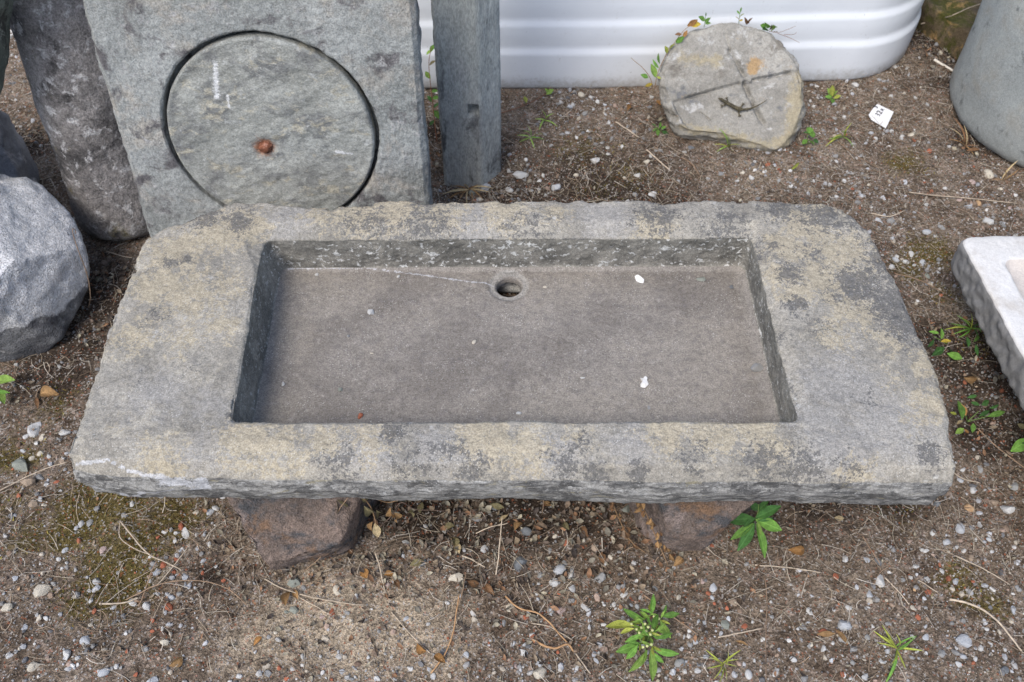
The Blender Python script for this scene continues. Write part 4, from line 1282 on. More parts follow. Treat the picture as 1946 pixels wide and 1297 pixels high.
BG = 'bits lying on the basin floor'
for u, v, s_, c_, k, lab in [
        (705, 594, 13, 'w', 2, 'white grit in the left part of the basin floor, largest bit there'), (901, 651, 10, 'c', 1, 'cream grit on the middle of the basin floor'),
        (986, 786, 9, 'w', 0, 'tiny white grit near the front edge of the basin, right of the orange crumb'), (1108, 719, 9, 'w', 3, 'tiny white grit left of the white flake at the front of the basin'),
        (647, 741, 9, 'n', 2, 'tiny grey grit behind the orange crumb in the basin'), (757, 526, 7, 'w', 1, 'tiny white grit on the pale seam left of the drain hole'),
        (1036, 546, 7, 'c', 0, 'tiny cream grit just right of the drain hole'), (1390, 546, 9, 's', 5, 'tiny dark grit near the rear right corner of the basin'),
        (1333, 532, 17, 'n', 6, 'flat olive grey stone chip near the rear right corner of the basin'), (1438, 702, 19, 'g', 7, 'grey stone chip lying against the right wall of the basin'),
        (538, 731, 10, 'w', 8, 'white speck of grit near the left wall of the basin'), (707, 672, 7, 'c', 3, 'tiny pale grit in front of the white grit at the left of the basin'),
        (602, 522, 7, 'w', 5, 'tiny white grit at the rear left of the basin floor'), (1233, 776, 9, 'g', 8, 'thin grey chip in front of the white flake in the basin'), (662, 639, 6, 'g', 2, 'faint grey grit in the left half of the basin')]:
    chip('grit', u, v, s_, c_, k, lab, 'grit', BG, .7, k)
chip('brick_crumb', 685, 791, 13, 'r', 6, 'orange red brick crumb at the front left of the basin floor', 'brick crumb', BG, .9, 1)


def flake(pts, lab):
    q = np.array([at(u, v, ZF + .002) for u, v in pts])
    q = resample(q, 24, True)
    m_ = q.mean(0)
    rr_ = q - m_
    lo_ = m_ + rr_ * .9; lo_[:, 2] = ZF - .0005
    up_ = q.copy(); up_[:, 2] = ZF + .003 + .003 * np.sin(np.linspace(0, 6.28, 24))
    tp = m_ + rr_ * .5; tp[:, 2] = ZF + .0055
    V, F = loft([lo_, up_, tp], (m_ + np.array((0, 0, -.002)), m_ + np.array((0, 0, .004))))
    V, b_ = rebase(V)
    tag(link('shell_flake', np_mesh('shell_flake', V, F, False), SHELL, loc=b_), lab, 'shell flake', BG)


flake([(1206, 526), (1211, 524), (1218, 529), (1224, 533), (1223, 538), (1215, 536), (1209, 533)], 'white curved flake lying behind, near the rear edge of the basin floor')
flake([(1217, 719), (1222, 721), (1225, 717), (1230, 720), (1229, 726), (1233, 731), (1226, 737), (1218, 735), (1217, 729), (1221, 725)], 'white notched flake lying at the front right of the basin floor')

# ------------------------------------------------------------------ gravel, straw, litter and moss that nobody could count
g_ = np.random.default_rng(77)


def dens(XY, lst):
    return np.clip(blobs(XY, lst), 0, 1)


def scatter(n, x=(-1.45, 1.5), y=(.40, 2.4)):
    return np.stack([g_.uniform(*x, n), g_.uniform(*y, n)], 1)


def replicate(T, TF_, P, Rm, S, cols):
    """many small copies of one template, in one mesh"""
    m, k = len(P), len(T)
    V = np.einsum('nij,kj->nki', Rm, T) * S[:, None, None] if np.ndim(S) == 1 else np.einsum('nij,nkj->nki', Rm, T[None] * S[:, None, :])
    V = V + P[:, None, :]
    F = (TF_[None] + (np.arange(m) * k)[:, None, None]).reshape(-1, TF_.shape[1])
    return V.reshape(-1, 3), F, np.repeat(cols, k, 0)


def rand_rot(n, flat=None):
    a = g_.uniform(0, 2 * math.pi, n)
    t = g_.normal(0, flat if flat else 9, n); t2 = g_.normal(0, flat if flat else 9, n)
    ca, sa, ct, st, cu, su = np.cos(a), np.sin(a), np.cos(t), np.sin(t), np.cos(t2), np.sin(t2)
    z = np.zeros(n); o1 = np.ones(n)
    A = np.stack([np.stack([ca, -sa, z], 1), np.stack([sa, ca, z], 1), np.stack([z, z, o1], 1)], 1)
    B = np.stack([np.stack([o1, z, z], 1), np.stack([z, ct, -st], 1), np.stack([z, st, ct], 1)], 1)
    C = np.stack([np.stack([cu, z, su], 1), np.stack([z, o1, z], 1), np.stack([-su, z, cu], 1)], 1)
    return A @ B @ C


def attr_mat(name, rough=.9, var=.3, scale=300, trans=0, bump=0.4):
    m = Mat(name, rough, .2)
    c_ = m.mix(1.0, m.attr('col', 'Color'), m.mapr(m.noise(scale, 4, .65), .3, .7, 1 - var, 1 + var), 'MULTIPLY')
    return m.done(c_, m.bump(m.noise(scale * 2, 3, .6), bump, .0008))


PALETTE = np.array([(.50, .49, .47), (.42, .425, .44), (.27, .265, .26), (.16, .16, .165), (.44, .39, .32), (.27, .20, .15), (.17, .12, .09), (.34, .13, .075), (.36, .27, .22), (.12, .08, .06)])
PW = np.array([.17, .17, .18, .08, .10, .09, .07, .035, .08, .02]); PW /= PW.sum()
P = scatter(95000)
cl_ = fbm(np.c_[P, np.zeros(len(P))], 3.2, 3, 301)
keep = g_.uniform(0, 1, len(P)) < np.clip(.46 + 1.15 * cl_ - .5 * dens(P, SAND) - .5 * dens(P, MOSS) - .25 * dens(P, SHADE_LITTER), .06, 1)
P = P[keep]
n_ = len(P)
CL = [(300, 1100, 60), (330, 1040, 50), (390, 975, 40), (240, 1160, 60, .8), (60, 1180, 60, .6), (90, 880, 60), (60, 930, 50), (1830, 1250, 60), (1640, 1270, 60, .7), (1090, 195, 50), (1120, 215, 40), (1870, 410, 60), (1730, 490, 50), (1700, 420, 50), (1540, 175, 40), (1720, 260, 60, .8), (1440, 328, 50, .8), (900, 365, 40, .6), (1050, 1110, 80, .7), (1000, 1250, 70, .7), (1200, 1140, 50, .7), (1580, 1170, 60, .6), (1670, 1120, 50, .5), (1900, 930, 50, .6), (560, 1280, 60, .5), (150, 1270, 70, .5), (1350, 1130, 60, .5), (1600, 370, 60, .6), (1800, 350, 60, .6)]
Pc = scatter(50000)
Pc = Pc[g_.uniform(0, 1, len(Pc)) < .7 * dens(Pc, CL) ** 1.3]
P = np.vstack([P, Pc])
size = np.clip(.00090 * (g_.uniform(.015, 1, n_)) ** -.60, .0008, .0068)
size = np.concatenate([size, np.clip(.0017 * g_.uniform(.05, 1, len(Pc)) ** -.5, .001, .0068)])
n_ = len(P)
big = size > .0021
cols = PALETTE[g_.choice(len(PALETTE), n_, p=PW)] * g_.uniform(.75, 1.2, (n_, 1))
dk = dens(P, SHADE_LITTER)[:, None]
cols = cols * (1 - .35 * dk * (cols.max(1, keepdims=True) > .2))  # gravel darkened as well where the soil carries painted shade
Z = gh(P[:, 0], P[:, 1])
T1, T1F = ICO[1]
T1 = T1 * np.array((1, .8, .65)); T1 = T1 + .13 * fbm(T1, 1.7, 2, 303)[:, None] * T1
OC = np.array([(1, 0, 0), (-1, 0, 0), (0, .8, 0), (0, -.8, 0), (0, 0, .6), (0, 0, -.6)], float)
OCF = np.array([(0, 2, 4), (2, 1, 4), (1, 3, 4), (3, 0, 4), (2, 0, 5), (1, 2, 5), (3, 1, 5), (0, 3, 5)])
sl = np.where(big)[0]
huge = sl[size[sl] > .0030]
sl = sl[size[sl] <= .0030]
I0 = ICO[1]
import bmesh
bm = bmesh.new(); bmesh.ops.create_icosphere(bm, subdivisions=1, radius=1.0)
bm.free()
ph = (1 + 5 ** .5) / 2
I12 = np.array([(-1, ph, 0), (1, ph, 0), (-1, -ph, 0), (1, -ph, 0), (0, -1, ph), (0, 1, ph), (0, -1, -ph), (0, 1, -ph), (ph, 0, -1), (ph, 0, 1), (-ph, 0, -1), (-ph, 0, 1)]) / 1.9
I12F = np.array([(0, 11, 5), (0, 5, 1), (0, 1, 7), (0, 7, 10), (0, 10, 11), (1, 5, 9), (5, 11, 4), (11, 10, 2), (10, 7, 6), (7, 1, 8), (3, 9, 4), (3, 4, 2), (3, 2, 6), (3, 6, 8), (3, 8, 9), (4, 9, 5), (2, 4, 11), (6, 2, 10), (8, 6, 7), (9, 8, 1)])
I12 = I12 * np.array((1, .8, .65))
parts = []
for idx, T_, F_ in ((np.where(~big)[0], OC, OCF), (sl, I12, I12F), (huge, I12 * (1 + .12 * np.sin(np.arange(12) * 2.4))[:, None], I12F)):
    S3 = size[idx][:, None] * g_.uniform(.75, 1.25, (len(idx), 3))
    parts.append(replicate(T_, F_, np.c_[P[idx], Z[idx] + size[idx] * .25], rand_rot(len(idx), .5), S3, cols[idx]))
V = np.concatenate([p_[0] for p_ in parts]); off_ = np.cumsum([0] + [len(p_[0]) for p_ in parts])
F = np.concatenate([p_[1] + o_ for p_, o_ in zip(parts, off_)]); Cc_ = np.concatenate([p_[2] for p_ in parts])
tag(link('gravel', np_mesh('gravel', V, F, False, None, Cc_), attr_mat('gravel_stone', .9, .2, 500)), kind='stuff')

# pebbles past the three hundred that show largest
if loosep:
    pts_ = np.array([ground_at(u, v, .001) for u, v, _, _ in loosep])
    sz_ = np.array([s_ * px_size(p_) * .5 for (u, v, s_, _), p_ in zip(loosep, pts_)])
    cc_ = np.array([PCOL[c_][1] for *_, c_ in loosep])
    V, F, C_ = replicate(PSHAPE[5][0], PSHAPE[5][1], pts_ + np.array((0, 0, .001)), rand_rot(len(pts_), .3), sz_[:, None] * g_.uniform(.85, 1.15, (len(pts_), 3)), cc_)
    tag(link('small_pebbles', np_mesh('small_pebbles', V, F, False, None, C_), attr_mat('small_pebble_stone', .88, .15, 300)), kind='stuff')


# dry straw and hair-fine stalks
def straw(n, P, lmin, lmax, rmin, rmax, pal, lift=.004, segs=4):
    a = g_.uniform(0, 2 * math.pi, n)
    L_ = g_.uniform(lmin, lmax, n) * g_.uniform(.5, 1, n)
    bend = g_.normal(0, .5, n)
    t = np.linspace(-.5, .5, segs + 1)
    an = a[:, None] + bend[:, None] * t[None] * 1.6
    step = (L_ / segs)[:, None]
    x = np.cumsum(np.cos(an) * step, 1); y = np.cumsum(np.sin(an) * step, 1)
    x = x - x.mean(1, keepdims=True) + P[:, :1]; y = y - y.mean(1, keepdims=True) + P[:, 1:2]
    z = gh(x.ravel(), y.ravel()).reshape(x.shape)
    z = z.max(1, keepdims=True) * .5 + z * .5 + np.abs(g_.normal(0, lift, (n, 1))) + .0012 + g_.normal(0, lift * .6, (n, 1)) * t[None] * 2
    z = np.maximum(z, gh(x.ravel(), y.ravel()).reshape(x.shape) + .0008)
    C0 = np.stack([x, y, z], 2)
    rad = g_.uniform(rmin, rmax, n)[:, None] * (1 - .5 * (t[None] + .5))
    th_ = np.linspace(0, 2 * math.pi, 3, endpoint=False) + .5
    px_, py_ = -np.sin(an), np.cos(an)
    off = np.stack([rad[:, :, None] * np.cos(th_) * px_[:, :, None], rad[:, :, None] * np.cos(th_) * py_[:, :, None], rad[:, :, None] * np.sin(th_) * np.ones_like(px_)[:, :, None]], 3)
    V = (C0[:, :, None, :] + off)
    k_ = (segs + 1) * 3
    f = []
    for s_ in range(segs):
        for q in range(3):
            q2 = (q + 1) % 3
            f.append((s_ * 3 + q, s_ * 3 + q2, (s_ + 1) * 3 + q2, (s_ + 1) * 3 + q))
    f = np.array(f)
    F = (f[None] + (np.arange(n) * k_)[:, None, None]).reshape(-1, 4)
    c_ = np.asarray(pal)[g_.integers(0, len(pal), n)] * g_.uniform(.5, 1.1, (n, 1))
    return V.reshape(-1, 3), F, np.repeat(c_, k_, 0)


HEAPS = [(400, 1150, 60, 1.0), (370, 1130, 50), (470, 1080, 45, .8), (440, 1010, 50, .8), (890, 365, 40), (860, 372, 25), (840, 380, 30), (1100, 375, 60, .8), (1250, 330, 70, .9), (1330, 310, 60, .7), (1200, 290, 60, .8), (1700, 230, 90, .8), (1640, 180, 60, .8), (1770, 210, 50), (1560, 380, 80, .7), (1700, 400, 90, .7),
         (20, 1010, 60, .9), (60, 1060, 50, .7), (180, 1180, 60, .6), (1830, 1000, 90, .7), (1900, 1050, 60, .7), (760, 1060, 90, .9), (850, 1090, 80, .8), (960, 1110, 70, .8), (1050, 1200, 80, .6), (1450, 1090, 60, .6), (1620, 970, 90, .8), (1860, 610, 60), (230, 520, 70, .8), (60, 280, 40), (940, 340, 30, .6), (1540, 1080, 80, .5), (600, 1270, 80, .7), (1780, 140, 60, .7)]
P = scatter(42000)
w_ = .30 + .95 * dens(P, HEAPS) + .25 * fbm(np.c_[P, np.zeros(len(P))], 4, 3, 311) - .35 * dens(P, SAND)
P = P[g_.uniform(0, 1, len(P)) < np.clip(w_, .03, 1)]
STRAWP = [(.50, .43, .33), (.42, .34, .25), (.31, .24, .175), (.19, .14, .105), (.58, .52, .44), (.11, .085, .065), (.36, .26, .18), (.48, .42, .34)]
V, F, C_ = straw(len(P), P, .012, .065, .00038, .00105, STRAWP, .0045, 3)
tag(link('dry_straw', np_mesh('dry_straw', V, F, True, None, C_), attr_mat('straw', .85, .2, 200)), kind='stuff')

# dead leaf litter
LIT = [(760, 985, 60), (850, 980, 90), (950, 985, 90), (1030, 990, 80), (900, 1040, 80, .8), (1130, 975, 70), (790, 1050, 50, .7), (1000, 1060, 60, .7), (880, 1100, 50, .7), (970, 1120, 50, .6), (1080, 900, 300), (800, 880, 300), (1230, 1000, 40, .8), (210, 520, 60, .9), (190, 620, 40, .8), (1850, 700, 70, .7), (1880, 830, 60, .5), (40, 270, 50), (440, 1040, 50, .7),
       (480, 1090, 30, .6), (1560, 960, 60, .35), (1800, 660, 60, .6), (60, 760, 50, .5), (1250, 230, 40, .6), (1840, 290, 35, .6), (830, 300, 40, .8), (350, 1130, 60, .4), (1800, 120, 60, .5)]
P = scatter(42000)
P = P[g_.uniform(0, 1, len(P)) < np.clip(dens(P, LIT) * .9 + .04, 0, 1)]
lx = np.linspace(-1, 1, 4)
LT, LF = [], []
for i, x in enumerate(lx):
    w = [.12, .75, .62, .04][i]
    LT += [(x, -w, .35 * w), (x, 0, -.06 + .25 * (i == 3)), (x, w, .42 * w)]
for i in range(3):
    for q in range(2):
        a = i * 3 + q
        LF.append((a, a + 1, a + 4, a + 3))
LT = np.array(LT) + np.c_[np.zeros(12), np.zeros(12), .5 * np.repeat(lx ** 2, 3)]
LF = np.array(LF)
n_ = len(P)
s_ = g_.uniform(.003, .0095, n_) * (.55 + .45 * np.clip(dens(P, LIT) * 1.4, 0, 1))
cp_ = np.array([(.19, .14, .10), (.13, .10, .08), (.24, .19, .135), (.09, .072, .06), (.25, .145, .085), (.17, .155, .125), (.30, .27, .205), (.065, .052, .045)])
V, F, C_ = replicate(LT, LF, np.c_[P, gh(P[:, 0], P[:, 1]) + s_ * .3 + g_.uniform(0, .008, n_)], rand_rot(n_, .6), s_[:, None] * np.c_[np.ones(n_), g_.uniform(.5, .9, n_), g_.uniform(.5, 1.4, n_)], cp_[g_.integers(0, len(cp_), n_)] * g_.uniform(.7, 1.25, (n_, 1)))
tag(link('leaf_litter', np_mesh('leaf_litter', V, F, True, None, C_), attr_mat('dead_leaf_litter', .8, .3, 180)), kind='stuff')

# moss cushions
P = scatter(110000)
mo = dens(P, MOSS) + .22 * fbm(np.c_[P, np.zeros(len(P))], 18, 3, 321)
P = P[(mo > .33) & (g_.uniform(0, 1, len(P)) < np.clip(mo * 1.2, 0, 1))]
n_ = len(P)
MT = np.array([(-.22, 0, 0), (.22, 0, 0), (.10, .12, .62), (-.10, .12, .62), (0, .32, 1.0)])
MF3 = np.array([(0, 1, 2), (0, 2, 3), (3, 2, 4)])
hgt = g_.uniform(.0025, .0085, n_)
mc = np.array([(.15, .125, .026), (.095, .09, .020), (.19, .14, .035), (.27, .23, .065), (.13, .08, .028)])
tone = np.clip((fbm(np.c_[P, np.zeros(n_)], 9, 2, 331) + .6) / 1.2, 0, .999)
ci = np.clip((tone * 4 + g_.normal(0, .8, n_)).astype(int), 0, 4)
V, F, C_ = replicate(MT, MF3, np.c_[P, gh(P[:, 0], P[:, 1])], rand_rot(n_, .35), hgt[:, None] * np.c_[g_.uniform(.5, 1, n_), g_.uniform(.6, 1.6, n_), np.ones(n_)], mc[ci] * g_.uniform(.7, 1.35, (n_, 1)))
tag(link('moss', np_mesh('moss', V, F, True, None, C_), attr_mat('moss_leaf', .9, .2, 300)), kind='stuff')

# ------------------------------------------------------------------ twigs and stalks, one by one
TW = {'p': plain_mat('pale_twig', (.46, .38, .29), .8, .25, 120), 'b': plain_mat('brown_twig', (.24, .165, .11), .85, .3, 120), 'o': plain_mat('orange_stalk', (.36, .215, .11), .8, .25, 120), 'w': plain_mat('bleached_twig', (.62, .58, .51), .8, .15, 120),
      'd': plain_mat('dark_twig', (.13, .09, .07), .85, .3, 120)}
TN = {'p': 'pale dry', 'b': 'brown dry', 'o': 'orange brown dry', 'w': 'bleached white', 'd': 'dark brown'}
TWIGS = [
    ('p', 2.4, 'thin straight twig running from the white container to the broad column', [(1750, 46, .03), (1780, 38, .045), (1810, 30, .10), (1835, 18, .11), (1868, 6, .115)]),
    ('w', 5, 'short thick stick lying behind the price tag, left of the broad column', [(1775, 114, .006), (1798, 127, .006), (1820, 140, .006)]),
    ('p', 2.4, 'long straight stalk reaching from the left frame edge to the trough corner', [(-15, 940, .006), (40, 912, .012), (90, 890, .02), (128, 878, .03)]),
    ('p', 3.4, 'forked stalk, long right arm, on the moss left of the left supporting rock', [(229, 990, .012), (250, 1018, .016), (285, 1055, .018), (315, 1068, .016), (345, 1085, .01)]),
    ('p', 2.6, 'stalk, left arm of the fork on the moss', [(228, 992, .01), (229, 1024, .012), (255, 1042, .014), (290, 1056, .016)]),
    ('p', 3.6, 'thick short twig in front of the yellow moss, pointing left', [(188, 1147, .007), (215, 1148, .008), (245, 1144, .009), (262, 1136, .01)]),
    ('b', 3, 'straight twig standing across the red brick pebbles', [(263, 1152, .006), (280, 1110, .012), (297, 1066, .016)]),
    ('p', 2.6, 'slanting straw crossing the fork near the red brick pebbles', [(297, 1113, .006), (320, 1088, .012), (350, 1050, .018), (362, 1028, .012)]),
    ('b', 2.4, 'arched stalk over the heap of dry stalks', [(240, 1140, .008), (300, 1112, .014), (370, 1103, .02), (430, 1118, .02), (470, 1150, .012)]),
    ('p', 2.6, 'long straw in front of the left supporting rock', [(503, 1101, .006), (545, 1122, .008), (600, 1137, .009), (650, 1146, .008), (695, 1151, .006)]),
    ('p', 2.2, 'straw pointing at the red brick chip on the sand', [(570, 1136, .006), (600, 1153, .006), (630, 1170, .006)]),
    ('b', 2.4, 'wiry stalk climbing over the left supporting rock', [(578, 1086, .01), (612, 1055, .06), (630, 1015, .10), (640, 980, .14), (655, 955, .17), (668, 938, .19)]),
    ('p', 2.2, 'straight straw on the sandy patch', [(743, 1163, .004), (780, 1205, .004), (817, 1242, .004)]),
    ('p', 3, 'upright dry stalk right of the left supporting rock', [(713, 1050, .02), (722, 1080, .016), (731, 1124, .006)]),
    ('o', 3.2, 'orange stem at the right of the sandy patch', [(818, 1280, .006), (845, 1245, .010), (860, 1205, .014), (867, 1160, .02), (872, 1130, .02)]),
    ('b', 2.6, 'dark upright stem above the orange stem', [(868, 1158, .018), (880, 1120, .03), (886, 1088, .04)]),
    ('p', 3.4, 'short thick twig among the leaf litter', [(878, 1057, .008), (900, 1066, .009), (922, 1078, .007)]),
    ('p', 2.4, 'upright straw in the middle of the leaf litter', [(943, 1092, .01), (948, 1050, .03), (955, 985, .07)]),
    ('p', 2.2, 'slanting straw left of the upright straw in the litter', [(905, 1014, .02), (930, 1003, .025), (965, 994, .02)]),
    ('o', 3.6, 'orange branching stem right of the sandy patch', [(960, 1133, .012), (985, 1155, .014), (1020, 1165, .014), (1050, 1190, .01), (1078, 1222, .006)]),
    ('o', 5, 'thick orange curled stem at the bottom, left of the flowering weed', [(1012, 1215, .006), (1030, 1225, .008), (1055, 1232, .009), (1078, 1225, .008), (1090, 1238, .006)]),
    ('p', 2.4, 'curved straw left of the flowering weed', [(1010, 1184, .006), (1040, 1190, .008), (1070, 1205, .008), (1088, 1218, .006)]),
    ('p', 3, 'stick lying in front and left of the flowering weed', [(1095, 1243, .005), (1108, 1262, .005), (1122, 1281, .005)]),
    ('b', 3, 'straight stick behind and right of the flowering weed', [(1223, 1131, .007), (1270, 1165, .008), (1326, 1207, .006)]),
    ('p', 2.6, 'straw crossing the soil in front of the broad leaved weed', [(1430, 1074, .006), (1480, 1077, .007), (1530, 1083, .006), (1560, 1089, .005)]),
    ('p', 3, 'pale stick behind the yellowing grass tuft', [(1366, 1212, .005), (1405, 1203, .006), (1448, 1194, .005)]),
    ('b', 2, 'long thin dark stalk running towards the camera right of the yellowing tuft', [(1453, 1095, .006), (1458, 1140, .006), (1456, 1200, .006), (1455, 1290, .005)]),
    ('p', 4.6, 'long curved twig', [(1804, 1140, .006), (1835, 1145, .010), (1868, 1160, .014), (1895, 1180, .014), (1920, 1210, .012), (1942, 1238, .006)]),
    ('p', 2.4, 'short straw left of the curved twig', [(1745, 1104, .005), (1763, 1114, .006), (1782, 1126, .005)]),
    ('p', 2.6, 'long straw right of the trough corner, above the curved twig', [(1806, 1052, .007), (1850, 1072, .009), (1885, 1090, .008), (1920, 1112, .006)]),
    ('b', 2.6, 'stalk in front of the slate pebble by the front right corner', [(1640, 1020, .006), (1655, 1045, .010), (1672, 1070, .006)]),
    ('p', 2.4, 'straw pointing away from the white pebble right of the trough corner', [(1683, 1098, .005), (1705, 1122, .006), (1727, 1149, .005)]),
    ('p', 2.6, 'long horizontal straw on the soil in front of the broad column', [(1727, 366, .006), (1780, 372, .008), (1850, 378, .008), (1932, 387, .006)]),
    ('b', 2.2, 'stalk running down from the grass by the carved round stone', [(1592, 270, .006), (1625, 295, .008), (1670, 320, .006)]),
    ('p', 2.4, 'straw at the left of the carved round stone, slanting', [(1170, 232, .006), (1190, 245, .008), (1215, 262, .006)]),
    ('p', 2.8, 'stick in front of the carved round stone', [(1229, 285, .006), (1250, 304, .008), (1276, 326, .006)]),
    ('b', 2.2, 'dark straw in front of the carved round stone, right of the stick', [(1295, 300, .006), (1315, 312, .008), (1330, 335, .006)]),
    ('p', 2.2, 'straw behind the rear right corner of the trough', [(1655, 405, .006), (1690, 412, .007), (1720, 400, .006)]),
    ('b', 2.2, 'thin stalk in the gap behind the marble trough', [(1700, 520, .006), (1745, 532, .012), (1800, 560, .008)]),
    ('b', 2.4, 'long dark stalk in the gap in front of the marble trough', [(1858, 815, .006), (1895, 850, .008), (1935, 880, .008), (1960, 900, .006)]),
    ('p', 2.2, 'straight straw right of the front right trough corner', [(1812, 898, .02), (1835, 912, .01), (1862, 918, .006)]),
    ('b', 2, 'looped wiry stalk beside the white topped boulder', [(168, 585, .01), (172, 560, .05), (165, 520, .10), (150, 480, .16), (140, 450, .2), (137, 437, .215), (142, 436, .21), (144, 444, .2)]),
    ('p', 2.2, 'thin straw on the dark litter between round column and trough', [(202, 478, .008), (225, 485, .010), (250, 490, .008)]),
    ('d', 2.2, 'dark stalk hanging at the front edge right of the left supporting rock', [(705, 1015, .02), (740, 985, .08), (762, 955, .14), (790, 968, .11), (850, 972, .09)]),
]
for c_, w, lab, pts in TWIGS:
    q = np.array([ground_at(u, v, h) if True else 0 for u, v, h in pts])
    q = spline(q, 18)
    wob = .0012
    q = q + np.c_[fbm(q, 40, 2, 401), fbm(q, 40, 2, 402), .6 * fbm(q, 40, 2, 403)] * wob
    r_ = w * .5 * np.array([px_size(p_) for p_ in q]) * np.linspace(1.05, .75, len(q))
    V, F = tube(q, r_, 6)
    V, b_ = rebase(V)
    lab_ = TN[c_] + ' ' + lab if not lab.startswith(('orange', 'dark', 'pale')) else lab
    tag(link('twig', np_mesh('twig', V, F), TW[c_], loc=b_), lab_, 'twig', 'twigs and dry stalks on the ground')
# twigs and a leaf lying on the soil under the drain hole
for du, dv, a_, c_, lab in ((-8, 6, .5, 'p', 'pale twig seen through the drain hole, the left one'), (4, 4, -.9, 'p', 'pale twig seen through the drain hole, the steep right one'), (0, 10, .1, 'o', 'orange twig seen through the drain hole')):
    p = np.array((HC[0] + du * .0012, HC[1] + .018 - dv * .0012, gz((HC[0] + du * .0012, HC[1] + .018 - dv * .0012)) + .006))
    t = np.array((math.cos(a_), math.sin(a_), .15)) * .035
    V, F = tube(np.array([p - t, p, p + t]), .0022, 6)
    V, b_ = rebase(V)
    tag(link('twig', np_mesh('twig', V, F), TW[c_], loc=b_), lab, 'twig', 'twigs under the drain hole')

# ------------------------------------------------------------------ leaves and plants
def leaf_mesh(name, wid, droop, cup, tipw=1.0, mat=None, segs=7, pet=.0):
    V, F = [], []
    for i in range(segs + 1):
        t = i / segs
        w = wid * (math.sin(math.pi * min(1, (t * .94 + .03)) ** tipw)) * .5
        if t < pet: w = wid * .05
        z = droop * (t - t * t * 1.6)
        V += [(t, -w, z + cup * w), (t, -w * .5, z + cup * w * .35), (t, 0, z - .02 * wid), (t, w * .5, z + cup * w * .35), (t, w, z + cup * w)]
    for i in range(segs):
        for q in range(4):
            a = i * 5 + q
            F.append((a, a + 1, a + 6, a + 5))
    me = np_mesh(name, np.array(V), np.array(F))
    if mat: me.materials.append(mat)
    return me


def leaf_mat(name, col, rough=.55):
    m = Mat(name, rough, .35)
    c_ = m.mix(m.mapr(m.noise(5, 5, .6), .35, .65), tuple(x * .75 for x in col), tuple(x * 1.2 for x in col))
    ax = m.math('ABSOLUTE', m.sep(1))
    c_ = m.mix(m.math('MULTIPLY', m.mapr(ax, .03, .0), .5), c_, tuple(min(1, x * 1.7 + .02) for x in col))
    c_ = m.mix(1.0, c_, m.mapr(m.objrand(), 0, 1, .75, 1.25), 'MULTIPLY')
    tr = m.nt.nodes.new('ShaderNodeBsdfTranslucent')
    m.put(tr.inputs['Color'], c_)
    mx = m.nt.nodes.new('ShaderNodeMixShader'); mx.inputs[0].default_value = .28
    m.done(c_, m.bump(m.noise(26, 4), .4, .02))
    out = m.nt.nodes['Material Output']
    m.L(m.b.outputs[0], mx.inputs[1]); m.L(tr.outputs[0], mx.inputs[2]); m.L(mx.outputs[0], out.inputs['Surface'])
    return m.m


LM = {'g': leaf_mat('green_leaf', (.15, .31, .055)), 'd': leaf_mat('dark_green_leaf', (.055, .15, .035)), 'l': leaf_mat('light_green_leaf', (.25, .40, .08)), 'y': leaf_mat('yellow_leaf', (.48, .36, .05)), 'o': leaf_mat('orange_leaf', (.38, .20, .07)),
      'r': leaf_mat('brown_leaf', (.20, .11, .055), .75), 't': leaf_mat('tan_dead_leaf', (.36, .22, .10), .8), 'k': leaf_mat('olive_dead_leaf', (.22, .19, .10), .8), 'b': leaf_mat('yellow_green_blade', (.34, .38, .07)), 'c': leaf_mat('pale_dead_leaf', (.48, .38, .22), .8)}
STEM = {'g': plain_mat('green_stem', (.14, .22, .06), .6, .2, 80), 'r': plain_mat('red_stem', (.22, .09, .05), .7, .2, 80), 'b': plain_mat('dry_stem', (.24, .15, .08), .8, .2, 80)}
LFM = {}


def lmesh(shape, c_):
    if (shape, c_) not in LFM:
        pr = {'lance': (.30, .18, .35), 'oval': (.55, .10, .30), 'blade': (.085, .35, .6), 'round': (.85, .05, .3), 'curl': (.62, .55, 1.1), 'wide': (.42, .12, .3)}[shape]
        LFM[(shape, c_)] = leaf_mesh('leaf', *pr, mat=LM[c_])
    return LFM[(shape, c_)]


rl = random.Random(9)


def leaf_obj(name, base, tip, shape, c_, parent=None, pb=None, roll=None, up=None):
    base, tip = np.asarray(base, float), np.asarray(tip, float)
    X = tip - base; L_ = np.linalg.norm(X); X = X / L_
    upv = np.array((rl.gauss(0, .45), -.35 + rl.gauss(0, .4), 1.0)) if up is None else np.asarray(up, float)
    Y = np.cross(upv, X); Y /= np.linalg.norm(Y)
    Zv = np.cross(X, Y)
    o = bpy.data.objects.new(name, lmesh(shape, c_))
    COL.objects.link(o)
    if parent is not None: o.parent = parent
    b_ = base - (pb if pb is not None else 0)
    o.matrix_local = Matrix(((X[0], Y[0], Zv[0], b_[0]), (X[1], Y[1], Zv[1], b_[1]), (X[2], Y[2], Zv[2], b_[2]), (0, 0, 0, 1))) @ Matrix.Diagonal((L_, L_ * rl.uniform(.85, 1.15), L_, 1))
    return o


